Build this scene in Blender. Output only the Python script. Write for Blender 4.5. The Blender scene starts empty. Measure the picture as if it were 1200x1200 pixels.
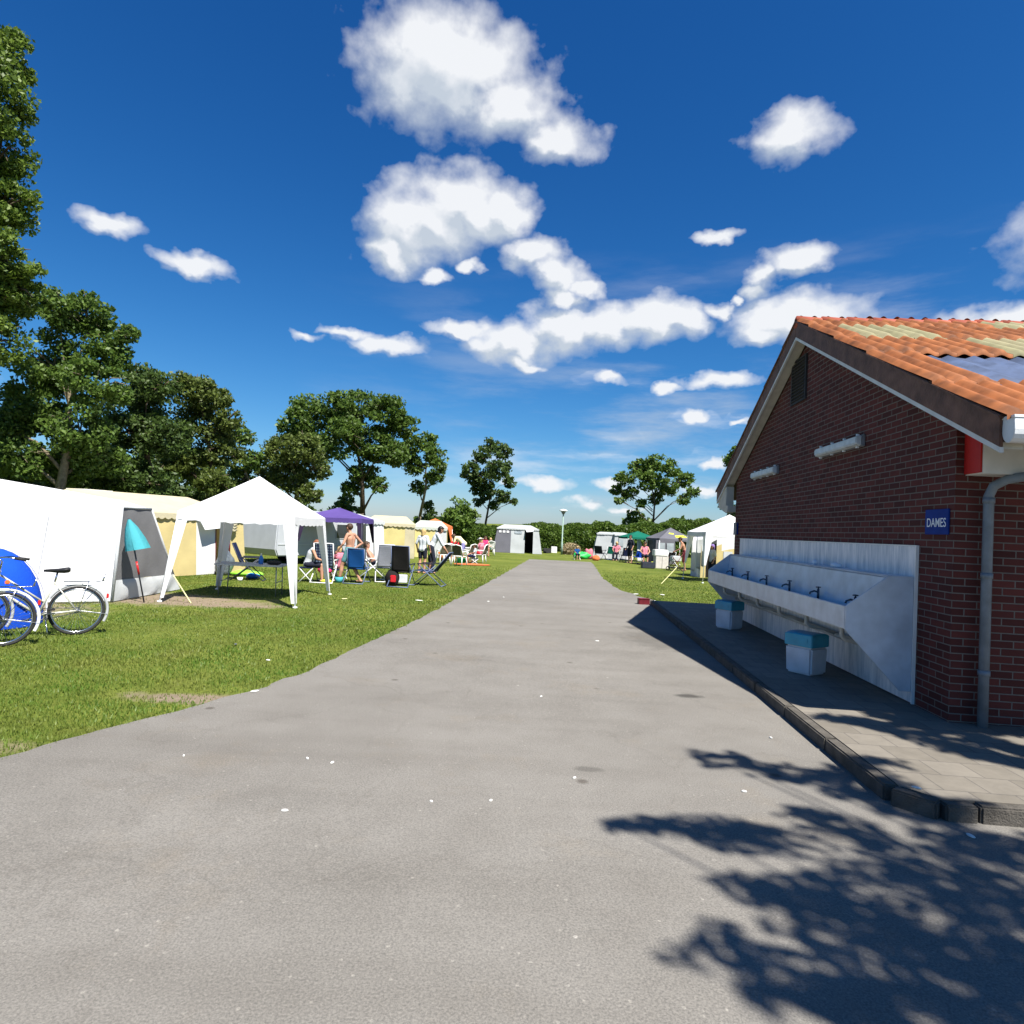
import bpy, bmesh, math, random
import numpy as np
from mathutils import Vector, Matrix, noise

random.seed(11)
RNG = np.random.default_rng(5)
C = bpy.context.scene.collection
F, H = 750.0, 1.75                    # focal length in photo pixels, eye height
ROLL, PITCH = 0.048, math.radians(1.5)

# ------------------------------------------------------------------ camera model helpers
def ray(px, py):
    x, y = px - 600, py - 600
    c, s = math.cos(ROLL), math.sin(ROLL)
    xu, yu = c * x + s * y, -s * x + c * y
    ct, st = math.cos(PITCH), math.sin(PITCH)
    return Vector((xu, F * ct + yu * st, F * st - yu * ct)) / F
def G(px, py, z=0.0):                 # ground point seen at a photo pixel
    r = ray(px, py); t = (z - H) / r.z
    return Vector((r.x * t, r.y * t, z))
def at(px, py, Y):                    # point at distance Y
    r = ray(px, py); t = Y / r.y
    return Vector((r.x * t, Y, H + r.z * t))

# ------------------------------------------------------------------ mesh building
class MB:
    def __init__(s): s.v = []; s.f = []; s.m = []
    def add(s, vs, fs, mi=0):
        n = len(s.v); s.v += [tuple(v) for v in vs]
        s.f += [tuple(i + n for i in f) for f in fs]; s.m += [mi] * len(fs)
        return s
    def box(s, c, d, rot=None, mi=0, top=1.0):
        hx, hy, hz = d[0] / 2, d[1] / 2, d[2] / 2
        vs = [Vector((x * hx * (top if z > 0 else 1), y * hy * (top if z > 0 else 1), z * hz)) for z in (-1, 1) for y in (-1, 1) for x in (-1, 1)]
        if rot is not None: vs = [rot @ v for v in vs]
        c = Vector(c)
        return s.add([v + c for v in vs], [(0, 2, 3, 1), (4, 5, 7, 6), (0, 1, 5, 4), (2, 6, 7, 3), (0, 4, 6, 2), (1, 3, 7, 5)], mi)
    def span(s, a, b, mi=0):          # axis aligned box by corners
        return s.box([(a[i] + b[i]) / 2 for i in range(3)], [abs(b[i] - a[i]) for i in range(3)], None, mi)
    def prism(s, poly, off, mi=0):    # planar polygon extruded by vector off
        n = len(poly); a = [Vector(p) for p in poly]; o = Vector(off)
        fs = [tuple(range(n))[::-1], tuple(range(n, 2 * n))] + [(i, (i + 1) % n, n + (i + 1) % n, n + i) for i in range(n)]
        return s.add(a + [p + o for p in a], fs, mi)
    def tube(s, pts, r, n=8, mi=0, cap=True, flat=1.0):
        pts = [Vector(p) for p in pts]; k = len(pts)
        rs = r if isinstance(r, (list, tuple)) else [r] * k
        vs = []; up = None
        for i, p in enumerate(pts):
            t = (pts[min(i + 1, k - 1)] - pts[max(i - 1, 0)])
            t = t.normalized() if t.length > 1e-9 else Vector((0, 0, 1))
            if up is None:
                up = Vector((0, 0, 1)) if abs(t.z) < .9 else Vector((1, 0, 0))
            a = t.cross(up).normalized(); b = a.cross(t); up = b
            for j in range(n):
                q = 2 * math.pi * j / n
                vs.append(p + (a * math.cos(q) + b * math.sin(q) * flat) * rs[i])
        fs = [(i * n + j, i * n + (j + 1) % n, (i + 1) * n + (j + 1) % n, (i + 1) * n + j) for i in range(k - 1) for j in range(n)]
        if cap: fs += [tuple(range(n))[::-1], tuple((k - 1) * n + j for j in range(n))]
        return s.add(vs, fs, mi)
    def ring(s, c, ax, R, r, n=48, m=8, a0=0, a1=2 * math.pi, mi=0, flat=1.0):   # torus (arc) round axis ax
        c = Vector(c); ax = Vector(ax).normalized()
        e1 = ax.cross(Vector((0, 0, 1)))
        e1 = e1.normalized() if e1.length > 1e-6 else Vector((1, 0, 0))
        e2 = e1.cross(ax)
        full = a1 - a0 > 6.28; k = n if full else n + 1; vs = []
        for i in range(k):
            q = a0 + (a1 - a0) * i / n
            d = e1 * math.cos(q) + e2 * math.sin(q)
            for j in range(m):
                w = 2 * math.pi * j / m
                vs.append(c + d * (R + r * math.cos(w)) + ax * (r * flat * math.sin(w)))
        fs = [(i * m + j, i * m + (j + 1) % m, ((i + 1) % k) * m + (j + 1) % m, ((i + 1) % k) * m + j) for i in range(n) for j in range(m)]
        return s.add(vs, fs, mi)
    def ball(s, c, r, n=12, m=8, mi=0, rot=None):
        rx, ry, rz = r if isinstance(r, (tuple, list)) else (r, r, r)
        vs = [Vector((0, 0, rz))]
        for i in range(1, m):
            th = math.pi * i / m
            vs += [Vector((rx * math.sin(th) * math.cos(2 * math.pi * j / n), ry * math.sin(th) * math.sin(2 * math.pi * j / n), rz * math.cos(th))) for j in range(n)]
        vs.append(Vector((0, 0, -rz)))
        if rot is not None: vs = [rot @ v for v in vs]
        c = Vector(c); L = len(vs) - 1
        fs = [(0, 1 + j, 1 + (j + 1) % n) for j in range(n)]
        fs += [(1 + i * n + j, 1 + (i + 1) * n + j, 1 + (i + 1) * n + (j + 1) % n, 1 + i * n + (j + 1) % n) for i in range(m - 2) for j in range(n)]
        fs += [(L, 1 + (m - 2) * n + (j + 1) % n, 1 + (m - 2) * n + j) for j in range(n)]
        return s.add([v + c for v in vs], fs, mi)
    def cap(s, p, q, rp, rq, n=10):   # tapered capsule
        p, q = Vector(p), Vector(q); d = q - p
        d = d.normalized() if d.length > 1e-9 else Vector((0, 0, 1))
        pts, rs = [], []
        for k in range(4):
            t = math.pi / 2 * (1 - k / 3); pts.append(p - d * rp * math.sin(t)); rs.append(max(rp * math.cos(t), rp * .02))
        for k in range(4):
            t = math.pi / 2 * k / 3; pts.append(q + d * rq * math.sin(t)); rs.append(max(rq * math.cos(t), rq * .02))
        return s.tube(pts, rs, n)
    def patch(s, p00, p10, p11, p01, nu=8, nv=8, bulge=0.0, wr=0.0, ws=3.0, mi=0, seed=0.0):   # fabric patch
        P = [Vector(p) for p in (p00, p10, p11, p01)]
        nrm = (P[1] - P[0]).cross(P[3] - P[0])
        if nrm.length < 1e-9: nrm = (P[2] - P[1]).cross(P[3] - P[1])
        nrm.normalize(); vs = []
        for j in range(nv + 1):
            for i in range(nu + 1):
                u, v = i / nu, j / nv
                p = (P[0] * (1 - u) + P[1] * u) * (1 - v) + (P[3] * (1 - u) + P[2] * u) * v
                e = 16 * u * (1 - u) * v * (1 - v)
                o = bulge * e + wr * (noise.noise(Vector((p.x * ws + seed, p.y * ws, p.z * ws * .5))) * min(1, e * 3 + .15))
                vs.append(p + nrm * o)
        w = nu + 1
        return s.add(vs, [(j * w + i, j * w + i + 1, (j + 1) * w + i + 1, (j + 1) * w + i) for j in range(nv) for i in range(nu)], mi)
    def xf(s, M): s.v = [tuple(M @ Vector(v)) for v in s.v]; return s
    def build(s, name, mat, parent=None, smooth=False, bevel=0.0, solid=0.0):
        me = bpy.data.meshes.new(name); me.from_pydata(s.v, [], s.f)
        for m in (mat if isinstance(mat, (list, tuple)) else [mat]): me.materials.append(m)
        if any(s.m): me.polygons.foreach_set('material_index', s.m)
        if smooth: me.polygons.foreach_set('use_smooth', [True] * len(me.polygons))
        bm = bmesh.new(); bm.from_mesh(me); bmesh.ops.recalc_face_normals(bm, faces=bm.faces)
        if bevel > 0:
            es = [e for e in bm.edges if len(e.link_faces) == 2 and e.calc_face_angle(0) > .5]
            bmesh.ops.bevel(bm, geom=es, offset=bevel, segments=2, affect='EDGES', clamp_overlap=True)
        bm.to_mesh(me); bm.free()
        me.update(); o = bpy.data.objects.new(name, me); C.objects.link(o)
        if solid:
            md = o.modifiers.new('Solidify', 'SOLIDIFY'); md.thickness = solid; md.offset = 0
        if parent is not None: o.parent = parent
        return o

def tag(o, label=None, cat=None, group=None, kind=None):
    if label: o['label'] = label
    if cat: o['category'] = cat
    if group: o['group'] = group
    if kind: o['kind'] = kind
    return o
def thing(name, label, cat, loc=(0, 0, 0), rz=0.0, group=None):
    o = bpy.data.objects.new(name, None); C.objects.link(o)
    o.location = loc; o.rotation_euler = (0, 0, rz); o.empty_display_size = .2
    return tag(o, label, cat, group)
def dup(root, loc, rz, label, group=None):
    r = root.copy(); C.objects.link(r); r.location = loc; r.rotation_euler = (0, 0, rz); r['label'] = label
    if group: r['group'] = group
    for ch in list(root.children):
        c = ch.copy(); C.objects.link(c); c.parent = r
        for g in ch.children:
            d = g.copy(); C.objects.link(d); d.parent = c
    return r

# ------------------------------------------------------------------ materials
def nodes(m):
    m.use_nodes = True; t = m.node_tree
    return t, t.nodes, t.links, t.nodes['Principled BSDF']
def mat(name, col, rough=.6, var=.12, scale=6.0, bump=0.0, bscale=60.0, spec=.3, metal=0.0, trans=0.0, coord='Object', sheen=0.0):
    m = bpy.data.materials.new(name); t, N, L, b = nodes(m)
    b.inputs['Roughness'].default_value = rough; b.inputs['Metallic'].default_value = metal
    b.inputs['Specular IOR Level'].default_value = spec
    tc = N.new('ShaderNodeTexCoord'); nz = N.new('ShaderNodeTexNoise'); nz.inputs['Scale'].default_value = scale; nz.inputs['Detail'].default_value = 5
    L.new(tc.outputs[coord], nz.inputs['Vector'])
    rp = N.new('ShaderNodeValToRGB'); e = rp.color_ramp.elements
    e[0].position, e[1].position = .3, .7
    e[0].color = (*[max(c * (1 - var), 0) for c in col], 1); e[1].color = (*[min(c * (1 + var), 1) for c in col], 1)
    L.new(nz.outputs['Fac'], rp.inputs['Fac']); L.new(rp.outputs['Color'], b.inputs['Base Color'])
    if bump:
        n2 = N.new('ShaderNodeTexNoise'); n2.inputs['Scale'].default_value = bscale; n2.inputs['Detail'].default_value = 4
        L.new(tc.outputs[coord], n2.inputs['Vector'])
        bp = N.new('ShaderNodeBump'); bp.inputs['Strength'].default_value = bump; bp.inputs['Distance'].default_value = .02
        L.new(n2.outputs['Fac'], bp.inputs['Height']); L.new(bp.outputs['Normal'], b.inputs['Normal'])
    if trans:                                   # light through thin cloth
        tr = N.new('ShaderNodeBsdfTranslucent'); L.new(rp.outputs['Color'], tr.inputs['Color'])
        mx = N.new('ShaderNodeMixShader'); mx.inputs['Fac'].default_value = trans
        L.new(b.outputs[0], mx.inputs[1]); L.new(tr.outputs[0], mx.inputs[2]); L.new(mx.outputs[0], N['Material Output'].inputs['Surface'])
    return m

def cloth(name, col, trans=.18, var=.06): return mat(name, col, .85, var, 2.5, .25, 25, .1, trans=trans)
M = {}
M['white_cloth'] = cloth('white_cloth', (.68, .68, .69)); M['offwhite_cloth'] = cloth('offwhite_cloth', (.5, .52, .53))
M['white_film'] = cloth('white_film', (.8, .8, .82), .3)
M['cream_cloth'] = cloth('cream_cloth', (.56, .46, .22)); M['pale_cream_cloth'] = cloth('pale_cream_cloth', (.5, .45, .31))
M['tent_grey'] = cloth('tent_grey', (.38, .4, .41), .1); M['yellow_cloth'] = cloth('yellow_cloth', (.58, .5, .22)); M['grey_cloth'] = cloth('grey_cloth', (.3, .3, .31), .08)
M['mesh_cloth'] = cloth('mesh_cloth', (.17, .17, .175), .08); M['light_grey_cloth'] = cloth('light_grey_cloth', (.5, .52, .54))
M['greygreen_cloth'] = cloth('greygreen_cloth', (.45, .48, .44)); M['purple_cloth'] = cloth('purple_cloth', (.09, .06, .22), .15)
M['dark_purple_cloth'] = cloth('dark_purple_cloth', (.03, .02, .045), .05); M['orange_cloth'] = cloth('orange_cloth', (.6, .16, .06), .2)
M['green_cloth'] = cloth('green_cloth', (.008, .12, .08), .15); M['slate_cloth'] = cloth('slate_cloth', (.12, .12, .14), .1)
M['lime_cloth'] = cloth('lime_cloth', (.6, .62, .05), .1); M['blue_cloth'] = cloth('blue_cloth', (.01, .07, .5), .12)
M['turq_cloth'] = cloth('turq_cloth', (.08, .4, .46), .25); M['dark_turq_cloth'] = cloth('dark_turq_cloth', (.02, .22, .35), .15)
M['navy_fabric'] = cloth('navy_fabric', (.01, .016, .05), .03); M['deck_blue'] = cloth('deck_blue', (.01, .07, .24), .06)
M['black_fabric'] = cloth('black_fabric', (.018, .017, .017), .03, .25); M['grey_fabric'] = cloth('grey_fabric', (.28, .29, .33), .08)
M['olive_fabric'] = cloth('olive_fabric', (.1, .09, .06), .03); M['red_cloth'] = cloth('red_cloth', (.5, .02, .03), .05)
M['pink_cloth'] = cloth('pink_cloth', (.6, .2, .26), .1); M['hot_pink'] = cloth('hot_pink', (.7, .04, .15), .1)
M['teal_cloth'] = cloth('teal_cloth', (.12, .28, .3), .05); M['lavender'] = cloth('lavender', (.3, .28, .55), .05)
M['yellow_shirt'] = cloth('yellow_shirt', (.7, .62, .36), .05); M['pattern_top'] = cloth('pattern_top', (.5, .53, .56), .05, .5)
M['dark_cloth'] = cloth('dark_cloth', (.02, .022, .035), .02); M['lime_top'] = cloth('lime_top', (.4, .6, .12), .05)
M['purple_hair'] = mat('purple_hair', (.16, .1, .3), .6, .3, 40)
M['skin'] = mat('skin', (.42, .22, .145), .55, .08, 8, 0, 60, .3); M['tan_skin'] = mat('tan_skin', (.36, .18, .11), .55, .08, 8)
M['brown_hair'] = mat('brown_hair', (.05, .028, .015), .6, .4, 40); M['red_hair'] = mat('red_hair', (.2, .07, .03), .6, .35, 40)
M['black_hair'] = mat('black_hair', (.012, .01, .01), .5, .3, 40); M['blond_hair'] = mat('blond_hair', (.42, .3, .13), .6, .3, 40)
M['eye'] = mat('eye', (.02, .015, .01), .2, .1)
M['white_metal'] = mat('white_metal', (.75, .76, .77), .4, .06); M['white_plastic'] = mat('white_plastic', (.72, .72, .69), .45, .06)
M['pvc'] = mat('pvc', (.6, .62, .64), .35, .1, 4, .1, 30)
M['steel'] = mat('steel', (.5, .5, .5), .35, .15, 20, metal=.9); M['chrome'] = mat('chrome', (.6, .6, .62), .18, .1, 20, metal=1)
M['dull_metal'] = mat('dull_metal', (.3, .31, .32), .45, .15, 12, metal=.7); M['dark_metal'] = mat('dark_metal', (.03, .035, .05), .5, .2, 12)
M['blue_metal'] = mat('blue_metal', (.1, .13, .22), .45, .15, 12); M['fender_grey'] = mat('fender_grey', (.36, .37, .38), .3, .1, 10, spec=.5); M['rubber'] = mat('rubber', (.02, .02, .02), .8, .3, 40)
M['frame_paint'] = mat('frame_paint', (.42, .42, .36), .3, .12, 14, spec=.5); M['cream_paint'] = mat('cream_paint', (.66, .64, .55), .3, .08, 14, spec=.5)
M['red_plastic'] = mat('red_plastic', (.45, .02, .02), .25, .1); M['amber'] = mat('amber', (.6, .13, .03), .3, .1)
M['black_leather'] = mat('black_leather', (.015, .015, .017), .45, .2, 30, .2)
M['table_grey'] = mat('table_grey', (.42, .41, .42), .5, .12, 10); M['caravan_white'] = mat('caravan_white', (.4, .42, .45), .35, .05, 3)
M['glass_dark'] = mat('glass_dark', (.03, .035, .045), .08, .2, 3, spec=.6); M['clear_film'] = mat('clear_film', (.25, .28, .3), .15, .25, 2, spec=.6)
M['rope'] = mat('rope', (.62, .58, .3), .8, .15, 20); M['bark'] = mat('bark', (.085, .065, .045), .9, .4, 9, .8, 14, .1)
M['pale_bark'] = mat('pale_bark', (.16, .135, .09), .9, .4, 9, .8, 14, .1)
M['teal_plastic'] = mat('teal_plastic', (.01, .3, .42), .3, .12, 8, spec=.5); M['bin_white'] = mat('bin_white', (.55, .58, .62), .4, .12, 5)
M['trough'] = mat('trough', (.5, .55, .61), .32, .14, 5, .05, 20, .5); M['drain'] = mat('drain', (.5, .49, .45), .5, .12, 8)
M['tap_metal'] = mat('tap_metal', (.1, .11, .13), .25, .2, 20, metal=.8); M['basin_dark'] = mat('basin_dark', (.28, .34, .42), .3, .12, 8, spec=.5)
M['barge'] = mat('barge', (.13, .066, .045), .65, .35, 7, .4, 30); M['trim_white'] = mat('trim_white', (.6, .6, .58), .5, .1, 5)
M['soffit'] = mat('soffit', (.5, .47, .4), .7, .12, 5); M['red_paint'] = mat('red_paint', (.42, .015, .012), .5, .12, 6)
M['pipe_grey'] = mat('pipe_grey', (.16, .19, .22), .5, .2, 8); M['lamp_cover'] = mat('lamp_cover', (.55, .57, .57), .3, .15, 12, .1, 30)
M['lamp_body'] = mat('lamp_body', (.16, .16, .17), .5, .2, 12); M['vent_dark'] = mat('vent_dark', (.03, .03, .032), .7, .3, 10)
M['sign_blue'] = mat('sign_blue', (.005, .03, .2), .65, .1, 10, spec=.15); M['sign_white'] = mat('sign_white', (.75, .77, .8), .5, .03)
M['post_green'] = mat('post_green', (.2, .28, .24), .5, .15, 8); M['straw'] = mat('straw', (.42, .33, .19), .9, .3, 8)
M['bright_green'] = mat('bright_green', (.03, .45, .08), .45, .12, 5); M['acid_green'] = mat('acid_green', (.25, .62, .05), .45, .12, 5)
M['green_plastic'] = mat('green_plastic', (.01, .35, .2), .35, .1); M['orange_plastic'] = mat('orange_plastic', (.6, .16, .02), .4, .1)
M['blue_plastic'] = mat('blue_plastic', (.02, .16, .55), .3, .1, spec=.5); M['litter'] = mat('litter', (.6, .6, .57), .7, .1)
M['bag_grey'] = mat('bag_grey', (.1, .115, .13), .3, .35, 14, .5, 20, .5); M['beige_board'] = mat('beige_board', (.5, .47, .43), .6, .1)
M['maroon'] = mat('maroon', (.12, .012, .018), .5, .25, 10)
M['kerb_conc'] = mat('kerb_conc', (.085, .077, .066), .9, .3, 9, .5, 80, .2)

def checked():
    m = mat('checked_fabric', (.05, .09, .18), .85); t, N, L, b = nodes(m)
    tc = N.new('ShaderNodeTexCoord'); w = []
    for d in ('X', 'Z'):
        k = N.new('ShaderNodeTexWave'); k.bands_direction = d; k.inputs['Scale'].default_value = 4.0; L.new(tc.outputs['Object'], k.inputs['Vector']); w.append(k)
    mx = N.new('ShaderNodeMath'); mx.operation = 'ADD'; L.new(w[0].outputs['Fac'], mx.inputs[0]); L.new(w[1].outputs['Fac'], mx.inputs[1])
    rp = N.new('ShaderNodeValToRGB'); rp.color_ramp.elements[0].color = (.012, .02, .06, 1); rp.color_ramp.elements[1].color = (.2, .27, .36, 1)
    rp.color_ramp.elements[0].position = .45; rp.color_ramp.elements[1].position = 1
    hv = N.new('ShaderNodeMath'); hv.operation = 'MULTIPLY'; hv.inputs[1].default_value = .5; L.new(mx.outputs[0], hv.inputs[0])
    L.new(hv.outputs[0], rp.inputs['Fac']); L.new(rp.outputs['Color'], b.inputs['Base Color'])
    return m
M['checked'] = checked()

def leafmat(name, c0, c1, trans=.3, patchy=False):
    m = bpy.data.materials.new(name); t, N, L, b = nodes(m)
    g = N.new('ShaderNodeNewGeometry'); rp = N.new('ShaderNodeValToRGB')
    rp.color_ramp.elements[0].color = (*c0, 1); rp.color_ramp.elements[1].color = (*c1, 1)
    L.new(g.outputs['Random Per Island'], rp.inputs['Fac'])
    b.inputs['Roughness'].default_value = .5; b.inputs['Specular IOR Level'].default_value = .3
    if patchy:                                   # drier and lusher patches of lawn
        tc = N.new('ShaderNodeTexCoord'); n1 = N.new('ShaderNodeTexNoise'); n1.inputs['Scale'].default_value = 1.3; n1.inputs['Detail'].default_value = 6; n1.inputs['Roughness'].default_value = .62; L.new(tc.outputs['Object'], n1.inputs['Vector'])
        r2 = N.new('ShaderNodeValToRGB'); r2.color_ramp.elements[0].position = .36; r2.color_ramp.elements[1].position = .66; r2.color_ramp.elements[0].color = (.72, .92, .75, 1); r2.color_ramp.elements[1].color = (1.3, 1.02, 1.5, 1); L.new(n1.outputs['Fac'], r2.inputs['Fac'])
        mm = N.new('ShaderNodeMix'); mm.data_type = 'RGBA'; mm.blend_type = 'MULTIPLY'; mm.inputs['Factor'].default_value = 1; L.new(rp.outputs['Color'], mm.inputs['A']); L.new(r2.outputs['Color'], mm.inputs['B'])
        class _o: outputs = {'Color': mm.outputs['Result']}
        rp = _o
    L.new(rp.outputs['Color'], b.inputs['Base Color'])
    tr = N.new('ShaderNodeBsdfTranslucent'); L.new(rp.outputs['Color'], tr.inputs['Color'])
    mx = N.new('ShaderNodeMixShader'); mx.inputs['Fac'].default_value = trans
    L.new(b.outputs[0], mx.inputs[1]); L.new(tr.outputs[0], mx.inputs[2]); L.new(mx.outputs[0], N['Material Output'].inputs['Surface'])
    return m
M['leaf'] = leafmat('leaf', (.042, .085, .013), (.125, .195, .034), .4); M['leaf_olive'] = leafmat('leaf_olive', (.052, .08, .015), (.14, .18, .038), .4)
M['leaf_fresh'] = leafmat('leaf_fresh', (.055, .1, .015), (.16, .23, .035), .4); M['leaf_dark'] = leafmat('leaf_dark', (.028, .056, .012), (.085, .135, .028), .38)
M['leaf_hedge'] = leafmat('leaf_hedge', (.042, .085, .013), (.14, .215, .034), .38); M['blade'] = leafmat('blade', (.085, .13, .015), (.15, .205, .033), .25, True)
M['leaf_straw'] = leafmat('leaf_straw', (.25, .19, .1), (.5, .42, .26), .2)

def brickmat():
    m = bpy.data.materials.new('brick'); t, N, L, b = nodes(m)
    tc = N.new('ShaderNodeTexCoord'); sp = N.new('ShaderNodeSeparateXYZ'); L.new(tc.outputs['Object'], sp.inputs[0])
    sn = N.new('ShaderNodeSeparateXYZ'); L.new(tc.outputs['Normal'], sn.inputs[0])
    ab = N.new('ShaderNodeMath'); ab.operation = 'ABSOLUTE'; L.new(sn.outputs['X'], ab.inputs[0])
    gt = N.new('ShaderNodeMath'); gt.operation = 'GREATER_THAN'; gt.inputs[1].default_value = .5; L.new(ab.outputs[0], gt.inputs[0])
    mx = N.new('ShaderNodeMix'); L.new(gt.outputs[0], mx.inputs['Factor']); L.new(sp.outputs['X'], mx.inputs['A']); L.new(sp.outputs['Y'], mx.inputs['B'])
    cb = N.new('ShaderNodeCombineXYZ'); L.new(mx.outputs['Result'], cb.inputs['X']); L.new(sp.outputs['Z'], cb.inputs['Y'])
    br = N.new('ShaderNodeTexBrick'); L.new(cb.outputs[0], br.inputs['Vector'])
    for k, v in (('Scale', 1.0), ('Mortar Size', .0065), ('Mortar Smooth', .3), ('Bias', 0.0), ('Brick Width', .225), ('Row Height', .0707)): br.inputs[k].default_value = v
    br.inputs['Color1'].default_value = (.062, .018, .016, 1); br.inputs['Color2'].default_value = (.115, .03, .025, 1); br.inputs['Mortar'].default_value = (.15, .132, .115, 1)
    nz = N.new('ShaderNodeTexNoise'); nz.inputs['Scale'].default_value = 2.2; nz.inputs['Detail'].default_value = 10; nz.inputs['Roughness'].default_value = .72; L.new(cb.outputs[0], nz.inputs['Vector'])
    mr = N.new('ShaderNodeMapRange'); mr.inputs['To Min'].default_value = .6; mr.inputs['To Max'].default_value = 1.35; L.new(nz.outputs['Fac'], mr.inputs['Value'])
    ml = N.new('ShaderNodeMix'); ml.data_type = 'RGBA'; ml.blend_type = 'MULTIPLY'; ml.inputs['Factor'].default_value = 1
    L.new(br.outputs['Color'], ml.inputs['A']); L.new(mr.outputs[0], ml.inputs['B']); L.new(ml.outputs['Result'], b.inputs['Base Color'])
    b.inputs['Roughness'].default_value = .85; b.inputs['Specular IOR Level'].default_value = .2
    bp = N.new('ShaderNodeBump'); bp.inputs['Strength'].default_value = .7; bp.inputs['Distance'].default_value = .008; bp.invert = True
    L.new(br.outputs['Fac'], bp.inputs['Height']); L.new(bp.outputs['Normal'], b.inputs['Normal'])
    return m
M['brick'] = brickmat()

def tilemat(name, c0, c1, dirt=.35):
    m = mat(name, c0, .75, .1); t, N, L, b = nodes(m)
    g = N.new('ShaderNodeNewGeometry'); rp = N.new('ShaderNodeValToRGB')
    rp.color_ramp.elements[0].color = (*c0, 1); rp.color_ramp.elements[1].color = (*c1, 1); L.new(g.outputs['Random Per Island'], rp.inputs['Fac'])
    tc = N.new('ShaderNodeTexCoord'); nz = N.new('ShaderNodeTexNoise'); nz.inputs['Scale'].default_value = 5; nz.inputs['Detail'].default_value = 8; L.new(tc.outputs['Object'], nz.inputs['Vector'])
    mr = N.new('ShaderNodeMapRange'); mr.inputs['From Min'].default_value = .3; mr.inputs['From Max'].default_value = .65; mr.inputs['To Min'].default_value = 1 - dirt; mr.inputs['To Max'].default_value = 1.1; L.new(nz.outputs['Fac'], mr.inputs['Value'])
    ml = N.new('ShaderNodeMix'); ml.data_type = 'RGBA'; ml.blend_type = 'MULTIPLY'; ml.inputs['Factor'].default_value = 1
    L.new(rp.outputs['Color'], ml.inputs['A']); L.new(mr.outputs[0], ml.inputs['B']); L.new(ml.outputs['Result'], b.inputs['Base Color'])
    return m
M['terracotta'] = tilemat('terracotta', (.21, .066, .018), (.29, .098, .03), .55); M['mossy_tile'] = tilemat('mossy_tile', (.2, .19, .1), (.26, .235, .135), .25)
M['sheet_blue'] = tilemat('sheet_blue', (.045, .068, .13), (.065, .092, .165), .4); M['ridge_red'] = tilemat('ridge_red', (.3, .07, .04), (.4, .1, .06))

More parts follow.
